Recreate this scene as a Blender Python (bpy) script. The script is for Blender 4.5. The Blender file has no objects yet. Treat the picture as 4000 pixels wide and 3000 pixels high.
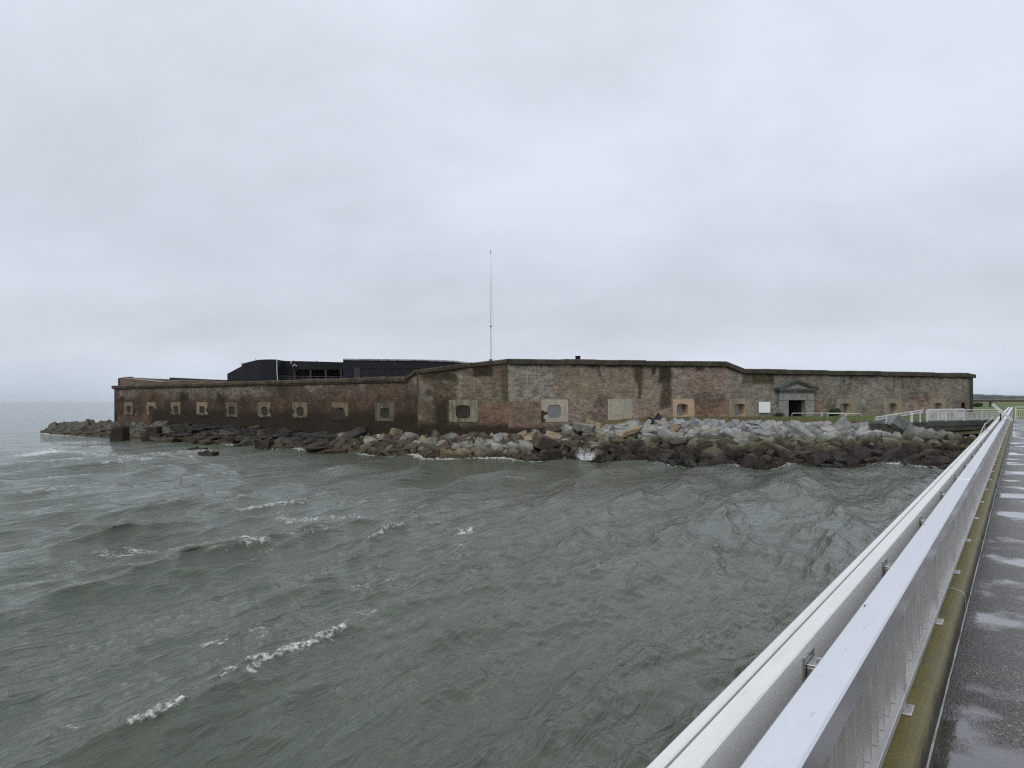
import bpy, bmesh, math, random
import numpy as np
from mathutils import Vector, Matrix

random.seed(7)
rng = np.random.default_rng(11)
SC = bpy.context.scene
COL = SC.collection

# ------------------------------------------------------------------ camera
F = 2773.0            # focal length of the photograph in its own pixels (4000 wide)
HC = 4.2              # camera height above the water
cam_d = bpy.data.cameras.new('camera')
cam_d.sensor_width = 36.0
cam_d.lens = 36.0 * F / 4000.0
cam_d.shift_y = 60.0 / 4000.0
cam_d.clip_start = 0.05
cam_d.clip_end = 60000
cam = bpy.data.objects.new('camera', cam_d)
COL.objects.link(cam)
cam.location = (0, 0, HC)
cam.rotation_euler = (math.radians(90), math.radians(0.115), 0)
SC.camera = cam

# ------------------------------------------------------------------ world: overcast sky
W = bpy.data.worlds.new('World')
SC.world = W
W.use_nodes = True
wn, wl = W.node_tree.nodes, W.node_tree.links
wn.clear()
SUN_EL, SUN_AZ = math.radians(52), math.radians(200)
w_out = wn.new('ShaderNodeOutputWorld')
w_bg = wn.new('ShaderNodeBackground')
w_sky = wn.new('ShaderNodeTexSky')
w_sky.sky_type = 'NISHITA'
w_sky.sun_disc = False
w_sky.sun_elevation = SUN_EL
w_sky.sun_rotation = SUN_AZ
w_sky.dust_density = 3.0
w_tc = wn.new('ShaderNodeTexCoord')
w_sep = wn.new('ShaderNodeSeparateXYZ')
wl.new(w_tc.outputs['Generated'], w_sep.inputs[0])


def wmath(op, a, b=None, clamp=False):
    n = wn.new('ShaderNodeMath')
    n.operation = op
    n.use_clamp = clamp
    for i, v in enumerate((a, b)):
        if v is None:
            continue
        if isinstance(v, (int, float)):
            n.inputs[i].default_value = v
        else:
            wl.new(v, n.inputs[i])
    return n.outputs[0]


# the cloud deck as a flat layer: direction divided by its height
w_h = wmath('MAXIMUM', w_sep.outputs[2], 0.0)
w_den = wmath('ADD', w_h, 0.34)
w_cmb = wn.new('ShaderNodeCombineXYZ')
wl.new(wmath('DIVIDE', w_sep.outputs[0], w_den), w_cmb.inputs[0])
wl.new(wmath('DIVIDE', w_sep.outputs[1], w_den), w_cmb.inputs[1])


def wnoise(scale, detail, rough, dist, off):
    m = wn.new('ShaderNodeMapping')
    m.inputs['Location'].default_value = off
    m.inputs['Rotation'].default_value = (0, 0, 0.5)
    m.inputs['Scale'].default_value = (0.75, 1.25, 1)
    wl.new(w_cmb.outputs[0], m.inputs[0])
    n = wn.new('ShaderNodeTexNoise')
    n.inputs['Scale'].default_value = scale
    n.inputs['Detail'].default_value = detail
    n.inputs['Roughness'].default_value = rough
    n.inputs['Distortion'].default_value = dist
    wl.new(m.outputs[0], n.inputs['Vector'])
    return n.outputs['Fac']


w_n1 = wnoise(1.3, 5, 0.5, 0.25, (3.1, 1.7, 0))
w_n2 = wnoise(3.6, 5, 0.55, 0.3, (8.3, 4.2, 0))
w_n3n = wn.new('ShaderNodeTexNoise')
w_n3n.inputs['Scale'].default_value = 4.2
w_n3n.inputs['Detail'].default_value = 5
w_n3n.inputs['Roughness'].default_value = 0.5
w_n3n.inputs['Distortion'].default_value = 0.3
w_map3 = wn.new('ShaderNodeMapping')
w_map3.inputs['Scale'].default_value = (0.8, 0.8, 1.3)
wl.new(w_tc.outputs['Generated'], w_map3.inputs[0])
wl.new(w_map3.outputs[0], w_n3n.inputs['Vector'])
w_nn = wmath('ADD', wmath('ADD', wmath('MULTIPLY', w_n1, 0.38), wmath('MULTIPLY', w_n2, 0.17)), wmath('MULTIPLY', w_n3n.outputs['Fac'], 0.45))
w_ramp = wn.new('ShaderNodeValToRGB')
cr = w_ramp.color_ramp
cr.elements[0].position = 0.38
cr.elements[0].color = (0.66, 0.712, 0.80, 1)
cr.elements[1].position = 0.60
cr.elements[1].color = (0.805, 0.865, 0.97, 1)
wl.new(w_nn, w_ramp.inputs[0])
# the deck is thickest seen at a low slant, thin and bluish at the very horizon
w_el = wn.new('ShaderNodeValToRGB')
er = w_el.color_ramp
er.elements[0].position = 0.0
er.elements[0].color = (0.72, 0.80, 0.85, 1)
for p, c in ((0.022, (0.83, 0.87, 0.89)), (0.05, (0.90, 0.905, 0.915)), (0.10, (0.83, 0.83, 0.835)),
             (0.18, (0.885, 0.88, 0.885)), (0.30, (0.955, 0.95, 0.95))):
    e = er.elements.new(p)
    e.color = (*c, 1)
er.elements[-1].position = 0.6
er.elements[-1].color = (1.02, 1.02, 1.015, 1)
wl.new(w_h, w_el.inputs[0])
w_mul = wn.new('ShaderNodeMixRGB')
w_mul.blend_type = 'MULTIPLY'
w_mul.inputs[0].default_value = 1.0
wl.new(w_ramp.outputs[0], w_mul.inputs[1])
wl.new(w_el.outputs[0], w_mul.inputs[2])
w_sc = wn.new('ShaderNodeMixRGB')          # the clear sky above, at its 0.1 strength
w_sc.blend_type = 'MULTIPLY'
w_sc.inputs[0].default_value = 1.0
w_sc.inputs[2].default_value = (0.1, 0.1, 0.1, 1)
wl.new(w_sky.outputs[0], w_sc.inputs[1])
w_mix = wn.new('ShaderNodeMixRGB')
w_mix.inputs[0].default_value = 0.95
wl.new(w_sc.outputs[0], w_mix.inputs[1])
wl.new(w_mul.outputs[0], w_mix.inputs[2])
wl.new(w_mix.outputs[0], w_bg.inputs[0])
w_bg.inputs[1].default_value = 1.0
wl.new(w_bg.outputs[0], w_out.inputs[0])

sun_d = bpy.data.lights.new('sun', 'SUN')
sun_d.energy = 1.4
sun_d.angle = math.radians(60)
sun_d.color = (1.0, 0.92, 0.80)
sun = bpy.data.objects.new('sun', sun_d)
COL.objects.link(sun)
sdir = Vector((math.sin(SUN_AZ) * math.cos(SUN_EL), math.cos(SUN_AZ) * math.cos(SUN_EL), math.sin(SUN_EL)))
sun.rotation_euler = sdir.to_track_quat('Z', 'Y').to_euler()
sun.location = (0, -20, 60)

SC.view_settings.view_transform = 'Standard'
SC.view_settings.look = 'None'
SC.view_settings.exposure = 0.0
SC.view_settings.gamma = 1.0
SC.render.engine = 'CYCLES'
SC.cycles.use_denoising = False
SC.cycles.pixel_filter_type = 'BLACKMAN_HARRIS'
SC.cycles.filter_width = 1.2
SC.cycles.sample_clamp_indirect = 4.0
SC.cycles.volume_bounces = 1
try:
    SC.cycles.sampling_pattern = 'BLUE_NOISE'
except Exception:
    pass
SC.cycles.max_bounces = 5
SC.cycles.glossy_bounces = 3
SC.cycles.diffuse_bounces = 3


# ------------------------------------------------------------------ helpers
def hor(px):
    return 1564.0 - 0.002 * px


def at(px, py, z=0.0):
    """A point at height z seen in the direction of a photograph pixel."""
    Y = (HC - z) * F / (py - hor(px))
    return Vector(((px - 2000.0) * Y / F, Y, z))


def zat(px, py, Y):
    return HC - (py - hor(px)) * Y / F


TAB = rng.random((256, 256))


def vnoise(x, y, seed=0):
    x = np.asarray(x, float) + seed * 37.13
    y = np.asarray(y, float) + seed * 11.71
    xi = np.floor(x).astype(int)
    yi = np.floor(y).astype(int)
    xf, yf = x - xi, y - yi
    xf = xf * xf * (3 - 2 * xf)
    yf = yf * yf * (3 - 2 * yf)
    a = TAB[xi & 255, yi & 255]
    b = TAB[(xi + 1) & 255, yi & 255]
    c = TAB[xi & 255, (yi + 1) & 255]
    d = TAB[(xi + 1) & 255, (yi + 1) & 255]
    return (a * (1 - xf) + b * xf) * (1 - yf) + (c * (1 - xf) + d * xf) * yf


def fbm(x, y, seed=0, octv=4, gain=0.5):
    s, amp, tot, f = 0, 1.0, 0.0, 1.0
    for o in range(octv):
        s = s + amp * vnoise(np.asarray(x) * f, np.asarray(y) * f, seed + o * 3)
        tot += amp
        amp *= gain
        f *= 2.03
    return s / tot


def sstep(a, b, x):
    t = np.clip((np.asarray(x, float) - a) / (b - a), 0, 1)
    return t * t * (3 - 2 * t)


def tag(o, label=None, cat=None, group=None, kind=None):
    if label:
        o['label'] = label
    if cat:
        o['category'] = cat
    if group:
        o['group'] = group
    if kind:
        o['kind'] = kind
    return o


def empty(name, loc, rot=(0, 0, 0)):
    o = bpy.data.objects.new(name, None)
    o.empty_display_size = 0.2
    COL.objects.link(o)
    o.location = loc
    o.rotation_euler = rot
    return o


def mesh_data(name, V, Fc, mat=None, smooth=False):
    me = bpy.data.meshes.new(name)
    me.from_pydata([tuple(v) for v in V], [], [tuple(f) for f in Fc])
    me.update()
    if mat is not None:
        me.materials.append(mat)
    if smooth:
        me.polygons.foreach_set('use_smooth', [True] * len(me.polygons))
    return me


def link(name, me, parent=None, loc=(0, 0, 0), rot=(0, 0, 0)):
    o = bpy.data.objects.new(name, me)
    COL.objects.link(o)
    o.location = loc
    o.rotation_euler = rot
    if parent is not None:
        o.parent = parent
    return o


class MB:
    """Collects boxes, prisms and tubes into one mesh."""

    def __init__(self):
        self.V, self.F = [], []

    def add(self, V, Fc):
        b = len(self.V)
        self.V += [Vector(v) for v in V]
        self.F += [tuple(i + b for i in f) for f in Fc]
        return self

    def box(self, x0, x1, y0, y1, z0, z1, M=None):
        V = [Vector((x, y, z)) for z in (z0, z1) for y in (y0, y1) for x in (x0, x1)]
        if M is not None:
            V = [M @ v for v in V]
        return self.add(V, [(0, 2, 3, 1), (4, 5, 7, 6), (0, 1, 5, 4), (2, 6, 7, 3), (0, 4, 6, 2), (1, 3, 7, 5)])

    def bbox(self, x0, x1, y0, y1, z0, z1, b=0.01, M=None):
        """A box with chamfered edges."""
        xs, ys, zs = (x0, x0 + b, x1 - b, x1), (y0, y0 + b, y1 - b, y1), (z0, z0 + b, z1 - b, z1)
        pts = [Vector((x, y, z)) for x in (xs[0], xs[3]) for y in ys[1:3] for z in zs[1:3]]
        pts += [Vector((x, y, z)) for x in xs[1:3] for y in (ys[0], ys[3]) for z in zs[1:3]]
        pts += [Vector((x, y, z)) for x in xs[1:3] for y in ys[1:3] for z in (zs[0], zs[3])]
        return self.hull(pts, M)

    def hull(self, pts, M=None):
        bm = bmesh.new()
        for p in pts:
            bm.verts.new(p)
        r = bmesh.ops.convex_hull(bm, input=bm.verts)
        bmesh.ops.delete(bm, geom=[g for g in r['geom_interior'] if isinstance(g, bmesh.types.BMVert)], context='VERTS')
        bmesh.ops.dissolve_limit(bm, angle_limit=0.01, verts=bm.verts, edges=bm.edges)
        bm.verts.index_update()
        V = [v.co.copy() for v in bm.verts]
        Fc = [tuple(v.index for v in f.verts) for f in bm.faces]
        bm.free()
        if M is not None:
            V = [M @ v for v in V]
        return self.add(V, Fc)

    def tube(self, pts, r, n=8, caps=True):
        pts = [Vector(p) for p in pts]
        rs = r if isinstance(r, (list, tuple)) else [r] * len(pts)
        V, Fc = [], []
        for k, p in enumerate(pts):
            d = (pts[min(k + 1, len(pts) - 1)] - pts[max(k - 1, 0)]).normalized()
            up = Vector((0, 0, 1)) if abs(d.z) < 0.95 else Vector((1, 0, 0))
            s = d.cross(up).normalized()
            t = s.cross(d).normalized()
            for i in range(n):
                a = 2 * math.pi * i / n
                V.append(p + (s * math.cos(a) + t * math.sin(a)) * rs[k])
        for k in range(len(pts) - 1):
            for i in range(n):
                j = (i + 1) % n
                Fc.append((k * n + i, k * n + j, (k + 1) * n + j, (k + 1) * n + i))
        if caps:
            Fc.append(tuple(range(n)))
            Fc.append(tuple((len(pts) - 1) * n + i for i in reversed(range(n))))
        return self.add(V, Fc)

    def prism(self, poly, vec):
        """A flat polygon swept along a vector."""
        n = len(poly)
        P = [Vector(p) for p in poly]
        V = P + [p + Vector(vec) for p in P]
        Fc = [tuple(range(n)), tuple(reversed(range(n, 2 * n)))]
        Fc += [(i, i + n, (i + 1) % n + n, (i + 1) % n) for i in range(n)]
        return self.add(V, Fc)

    def build(self, name, mat, parent=None, origin=None, smooth=False):
        me = mesh_data(name, self.V, self.F, mat, smooth)
        bm = bmesh.new()
        bm.from_mesh(me)
        bmesh.ops.recalc_face_normals(bm, faces=bm.faces)
        bm.to_mesh(me)
        bm.free()
        loc = (0, 0, 0)
        if parent is not None and origin is None:
            origin_v = parent.location.copy()
            me.transform(Matrix.Translation(-origin_v))
        elif origin is not None:
            if origin == 'base':
                xs = [v.x for v in self.V]
                ys = [v.y for v in self.V]
                zs = [v.z for v in self.V]
                origin = ((min(xs) + max(xs)) / 2, (min(ys) + max(ys)) / 2, min(zs))
            me.transform(Matrix.Translation(-Vector(origin)))
            loc = origin
        return link(name, me, parent, loc)


# ------------------------------------------------------------------ materials
def new_mat(name):
    m = bpy.data.materials.new(name)
    m.use_nodes = True
    nt = m.node_tree
    for n in list(nt.nodes):
        nt.nodes.remove(n)
    out = nt.nodes.new('ShaderNodeOutputMaterial')
    bs = nt.nodes.new('ShaderNodeBsdfPrincipled')
    nt.links.new(bs.outputs[0], out.inputs[0])
    return m, nt, bs


class NT:
    def __init__(self, nt):
        self.nt = nt

    def n(self, t, **kw):
        nd = self.nt.nodes.new(t)
        for k, v in kw.items():
            setattr(nd, k, v)
        return nd

    def put(self, inp, v):
        if v is None:
            return
        if isinstance(v, bpy.types.NodeSocket):
            self.nt.links.new(v, inp)
        elif isinstance(v, (tuple, list)) and len(v) == 3 and inp.type == 'RGBA':
            inp.default_value = (*v, 1)
        else:
            inp.default_value = v

    def math(self, op, a, b=None, c=None, clamp=False):
        nd = self.n('ShaderNodeMath', operation=op, use_clamp=clamp)
        for i, v in enumerate((a, b, c)):
            self.put(nd.inputs[i], v)
        return nd.outputs[0]

    def mix(self, fac, a, b, mode='MIX'):
        nd = self.n('ShaderNodeMixRGB', blend_type=mode)
        self.put(nd.inputs[0], fac)
        self.put(nd.inputs[1], a)
        self.put(nd.inputs[2], b)
        return nd.outputs[0]

    def ramp(self, fac, stops, interp='LINEAR'):
        nd = self.n('ShaderNodeValToRGB')
        r = nd.color_ramp
        r.interpolation = interp
        while len(r.elements) < len(stops):
            r.elements.new(0.5)
        for e, (p, c) in zip(r.elements, stops):
            e.position = p
            e.color = (c, c, c, 1) if isinstance(c, (int, float)) else (*c, 1)
        self.put(nd.inputs[0], fac)
        return nd.outputs[0]

    def noise(self, vec, scale, detail=4, rough=0.55, dist=0.0, out='Fac'):
        nd = self.n('ShaderNodeTexNoise')
        self.put(nd.inputs['Vector'], vec)
        nd.inputs['Scale'].default_value = scale
        nd.inputs['Detail'].default_value = detail
        nd.inputs['Roughness'].default_value = rough
        nd.inputs['Distortion'].default_value = dist
        return nd.outputs[out]

    def mapping(self, vec, scale=(1, 1, 1), loc=(0, 0, 0), rot=(0, 0, 0)):
        nd = self.n('ShaderNodeMapping')
        self.put(nd.inputs[0], vec)
        nd.inputs['Location'].default_value = loc
        nd.inputs['Rotation'].default_value = rot
        nd.inputs['Scale'].default_value = scale
        return nd.outputs[0]

    def bump(self, h, strength=0.3, dist=0.02, normal=None):
        nd = self.n('ShaderNodeBump')
        nd.inputs['Strength'].default_value = strength
        nd.inputs['Distance'].default_value = dist
        self.put(nd.inputs['Height'], h)
        if normal is not None:
            self.put(nd.inputs['Normal'], normal)
        return nd.outputs[0]

    def pos(self):
        return self.n('ShaderNodeNewGeometry').outputs['Position']

    def obj(self):
        return self.n('ShaderNodeTexCoord').outputs['Object']

    def attr(self, name, out='Color'):
        nd = self.n('ShaderNodeAttribute', attribute_name=name)
        return nd.outputs[out]


def simple(name, c1, c2, scale=3.0, rough=0.7, bump=0.0, bdist=0.02, metal=0.0, stretch=(1, 1, 1), spec=None,
           rough2=None, bscale=None, world=True):
    """Colour wandering between two values, with wear noise and relief."""
    m, nt, bs = new_mat(name)
    k = NT(nt)
    p = k.mapping(k.pos() if world else k.obj(), stretch)
    f = k.noise(p, scale, 6, 0.6)
    f = k.ramp(f, ((0.3, 0.0), (0.7, 1.0)))
    k.put(bs.inputs['Base Color'], k.mix(f, c1, c2))
    if rough2 is None:
        bs.inputs['Roughness'].default_value = rough
    else:
        f2 = k.noise(p, scale * 0.7, 4, 0.6)
        k.put(bs.inputs['Roughness'], k.math('ADD', k.math('MULTIPLY', f2, rough2 - rough), rough))
    bs.inputs['Metallic'].default_value = metal
    if spec is not None:
        bs.inputs['Specular IOR Level'].default_value = spec
    if bump:
        h = k.noise(p, bscale or scale * 6, 5, 0.65)
        k.put(bs.inputs['Normal'], k.bump(h, bump, bdist))
    return m


M = {}
M['concrete_dark'] = simple('concrete_dark', (0.05, 0.05, 0.045), (0.11, 0.11, 0.10), 1.2, 0.75, 0.5, 0.03, stretch=(1, 1, 0.5), spec=0.15)
M['stub'] = simple('weathered_concrete', (0.014, 0.012, 0.009), (0.045, 0.038, 0.027), 1.6, 0.7, 0.8, 0.06, spec=0.15)
M['white_metal'] = simple('white_painted_metal', (0.50, 0.52, 0.53), (0.66, 0.67, 0.68), 2.0, 0.45)
M['alu_hand'] = simple('anodised_aluminium', (0.84, 0.85, 0.86), (0.90, 0.90, 0.91), 1.6, 0.20, 0.03, 0.002, 1.0, rough2=0.32)
M['alu_post'] = simple('mill_aluminium', (0.50, 0.50, 0.49), (0.64, 0.64, 0.63), 4.0, 0.40, 0.1, 0.002, 0.8, rough2=0.55)
M['alu_beam'] = simple('painted_aluminium', (0.63, 0.65, 0.66), (0.78, 0.80, 0.80), 2.5, 0.34, 0.06, 0.003, 0.12, rough2=0.5)
M['steel'] = simple('stainless_steel', (0.35, 0.35, 0.34), (0.55, 0.55, 0.54), 30.0, 0.3, 0, 0, 0.9)
M['black_metal'] = simple('dark_bronze_metal', (0.03, 0.03, 0.03), (0.06, 0.06, 0.06), 8, 0.5)
M['black_paint'] = simple('black_painted_concrete', (0.006, 0.0065, 0.008), (0.017, 0.018, 0.022), 0.5, 0.6, 0.25, 0.02, stretch=(1, 1, 0.35), spec=0.15)
M['black_blue'] = simple('faded_black_concrete', (0.009, 0.010, 0.015), (0.021, 0.023, 0.031), 0.35, 0.55, 0.2, 0.02, stretch=(1, 1, 0.3), spec=0.15)
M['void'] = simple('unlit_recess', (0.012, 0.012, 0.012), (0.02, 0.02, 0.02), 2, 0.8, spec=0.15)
M['glass'] = simple('dark_glass', (0.02, 0.022, 0.028), (0.03, 0.032, 0.04), 2, 0.12)
M['white_sign'] = simple('white_sign_face', (0.80, 0.80, 0.82), (0.84, 0.84, 0.86), 2, 0.5)
M['pole'] = simple('white_pole_paint', (0.68, 0.68, 0.70), (0.78, 0.78, 0.80), 1.5, 0.5)
M['rope'] = simple('weathered_rope', (0.30, 0.29, 0.27), (0.45, 0.43, 0.40), 30, 0.9)
M['tarp'] = simple('black_tarpaulin', (0.012, 0.013, 0.017), (0.025, 0.026, 0.032), 3, 0.4, 0.5, 0.05, spec=0.15)
M['sealant'] = simple('pale_joint_sealant', (0.20, 0.20, 0.19), (0.38, 0.38, 0.37), 8, 0.6)
M['timber'] = simple('dark_piling_timber', (0.03, 0.026, 0.022), (0.07, 0.06, 0.05), 4, 0.8, 0.5, 0.02, stretch=(1, 1, 0.2))
M['bark'] = simple('shrub_stem', (0.05, 0.04, 0.03), (0.09, 0.07, 0.05), 8, 0.9)
M['leaf'] = simple('shrub_leaves', (0.02, 0.035, 0.016), (0.05, 0.075, 0.035), 3, 0.6)


def rail_mat(name, col, rough, metal, streak_amt):
    """Rail metal: drawn grain along the bar, water marks, salt spots and scuffs."""
    m, nt, bs = new_mat(name)
    k = NT(nt)
    p = k.obj()
    grain = k.noise(k.mapping(p, (90, 1.2, 90)), 1.0, 4, 0.6)
    blot = k.ramp(k.noise(k.mapping(p, (4, 1.0, 4)), 1.6, 6, 0.7), ((0.35, 0.0), (0.7, 1.0)))
    spot = k.ramp(k.noise(p, 42, 3, 0.75), ((0.60, 0.0), (0.72, 1.0)))
    scr = k.noise(k.mapping(p, (60, 7, 60), rot=(0, 0, 0.35)), 1.0, 2, 0.5, 0.3)
    scr = k.ramp(scr, ((0.70, 0.0), (0.73, 1.0)))
    dark = tuple(c * 0.62 for c in col)
    c = k.mix(k.math('MULTIPLY', blot, streak_amt), col, tuple(c * 0.86 for c in col))
    c = k.mix(k.math('MULTIPLY', grain, streak_amt * 0.4), c, dark)
    c = k.mix(k.math('MULTIPLY', spot, 0.30), c, (dark[0] * 0.9, dark[1] * 0.86, dark[2] * 0.78))
    c = k.mix(k.math('MULTIPLY', scr, 0.5), c, dark)
    k.put(bs.inputs['Base Color'], c)
    bs.inputs['Metallic'].default_value = metal
    rr_ = k.math('ADD', k.math('MULTIPLY', blot, 0.14), rough)
    k.put(bs.inputs['Roughness'], k.math('ADD', rr_, k.math('MULTIPLY', spot, 0.15)))
    bead = k.n('ShaderNodeTexVoronoi')
    k.put(bead.inputs['Vector'], p)
    bead.inputs['Scale'].default_value = 120
    bd = k.ramp(bead.outputs['Distance'], ((0.0, 1.0), (0.28, 0.0)))
    bd = k.math('MULTIPLY', bd, k.ramp(k.noise(p, 3.0, 4, 0.7), ((0.52, 0.0), (0.66, 1.0))))
    h = k.math('ADD', k.math('MULTIPLY', bd, 0.7), k.math('MULTIPLY', grain, 0.12))
    k.put(bs.inputs['Normal'], k.bump(h, 0.22, 0.003))
    return m


M['alu_hand'] = rail_mat('anodised_aluminium', (0.89, 0.895, 0.91), 0.17, 1.0, 0.5)
M['alu_beam'] = rail_mat('painted_aluminium', (0.74, 0.755, 0.75), 0.36, 0.1, 0.9)


def stone_mat(name, cols, rough=0.8, scale=1.2, bump=0.5, streak=0.5):
    """Weathered ashlar or render: two tones, blotches and run-off streaks."""
    m, nt, bs = new_mat(name)
    k = NT(nt)
    p = k.pos()
    a = k.ramp(k.noise(p, scale, 6, 0.6), ((0.32, 0.0), (0.66, 1.0)))
    b = k.ramp(k.noise(k.mapping(p, (3, 3, 0.35)), scale * 1.3, 5, 0.6), ((0.42, 0.0), (0.68, 1.0)))
    c = k.mix(a, cols[0], cols[1])
    c = k.mix(k.math('MULTIPLY', b, streak), c, cols[2])
    s = k.ramp(k.noise(p, scale * 9, 3, 0.6), ((0.35, 0.75), (0.65, 1.15)))
    c = k.mix(1.0, c, s, 'MULTIPLY')
    k.put(bs.inputs['Base Color'], c)
    bs.inputs['Roughness'].default_value = rough
    bs.inputs['Specular IOR Level'].default_value = 0.15
    k.put(bs.inputs['Normal'], k.bump(k.noise(p, scale * 8, 6, 0.65), bump, 0.04))
    return m


M['coping'] = stone_mat('dark_coping_stone', ((0.05, 0.046, 0.033), (0.105, 0.095, 0.072), (0.022, 0.02, 0.014)), 0.85, 0.8)
M['coping_flank'] = stone_mat('brown_coping', ((0.06, 0.05, 0.035), (0.13, 0.108, 0.075), (0.026, 0.022, 0.016)), 0.85, 1.0)
M['granite'] = stone_mat('grey_granite', ((0.20, 0.21, 0.20), (0.33, 0.34, 0.325), (0.12, 0.13, 0.125)), 0.75, 1.4, 0.4)
M['granite_dark'] = stone_mat('algae_dark_granite', ((0.07, 0.078, 0.068), (0.15, 0.158, 0.142), (0.042, 0.046, 0.04)), 0.8, 1.6, 0.4)
M['panel_orange'] = stone_mat('ochre_render', ((0.42, 0.315, 0.20), (0.53, 0.41, 0.275), (0.32, 0.275, 0.21)), 0.85, 1.0, 0.4, 0.6)
M['panel_cream'] = stone_mat('cream_render', ((0.36, 0.325, 0.25), (0.49, 0.44, 0.34), (0.27, 0.255, 0.215)), 0.85, 0.9, 0.35, 0.6)
M['panel_grey'] = stone_mat('grey_render', ((0.34, 0.315, 0.25), (0.42, 0.385, 0.31), (0.27, 0.255, 0.215)), 0.85, 0.8, 0.3, 0.6)
M['panel_taupe'] = stone_mat('taupe_render', ((0.25, 0.212, 0.158), (0.36, 0.30, 0.222), (0.185, 0.165, 0.135)), 0.85, 1.1, 0.4, 0.7)
M['panel_mossy'] = stone_mat('mossy_render', ((0.15, 0.14, 0.085), (0.30, 0.285, 0.22), (0.085, 0.085, 0.045)), 0.85, 1.3, 0.6, 0.8)
M['panel_flank_bright'] = stone_mat('yellow_render', ((0.22, 0.175, 0.105), (0.33, 0.26, 0.155), (0.10, 0.088, 0.058)), 0.85, 1.3, 0.6, 0.8)
M['panel_flank_dull'] = stone_mat('dull_worn_render', ((0.095, 0.08, 0.056), (0.21, 0.18, 0.135), (0.05, 0.044, 0.033)), 0.85, 1.7, 0.6, 0.9)
M['panel_flank'] = stone_mat('worn_yellow_render', ((0.13, 0.102, 0.064), (0.27, 0.215, 0.135), (0.06, 0.052, 0.036)), 0.85, 1.5, 0.6, 0.7)
M['infill_grey'] = stone_mat('grey_patch_concrete', ((0.19, 0.20, 0.205), (0.25, 0.26, 0.265), (0.14, 0.145, 0.15)), 0.8, 1.5, 0.4, 0.4)
M['infill_dark'] = stone_mat('dark_brick_infill', ((0.035, 0.031, 0.024), (0.065, 0.055, 0.042), (0.025, 0.023, 0.018)), 0.85, 1.8, 0.7, 0.6)
M['shutter'] = stone_mat('grey_iron_shutter', ((0.13, 0.14, 0.155), (0.23, 0.24, 0.26), (0.09, 0.09, 0.10)), 0.6, 2.2, 0.3, 0.6)
M['reveal'] = stone_mat('ochre_reveal', ((0.36, 0.26, 0.165), (0.47, 0.35, 0.24), (0.26, 0.20, 0.14)), 0.85, 1.5, 0.4, 0.5)
M['parapet'] = stone_mat('brown_parapet_render', ((0.13, 0.10, 0.075), (0.19, 0.15, 0.115), (0.09, 0.07, 0.055)), 0.85, 0.8, 0.3, 0.5)
M['pale_wall'] = stone_mat('pale_inner_wall', ((0.22, 0.19, 0.16), (0.34, 0.29, 0.24), (0.16, 0.13, 0.11)), 0.85, 0.5, 0.3, 0.5)
M['dark_wall'] = stone_mat('dark_inner_wall', ((0.045, 0.04, 0.038), (0.08, 0.07, 0.062), (0.03, 0.028, 0.026)), 0.85, 0.5, 0.3, 0.5)
M['abutment'] = stone_mat('rough_dark_stone', ((0.05, 0.048, 0.04), (0.12, 0.11, 0.09), (0.035, 0.033, 0.026)), 0.8, 1.5, 0.8, 0.5)


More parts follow.
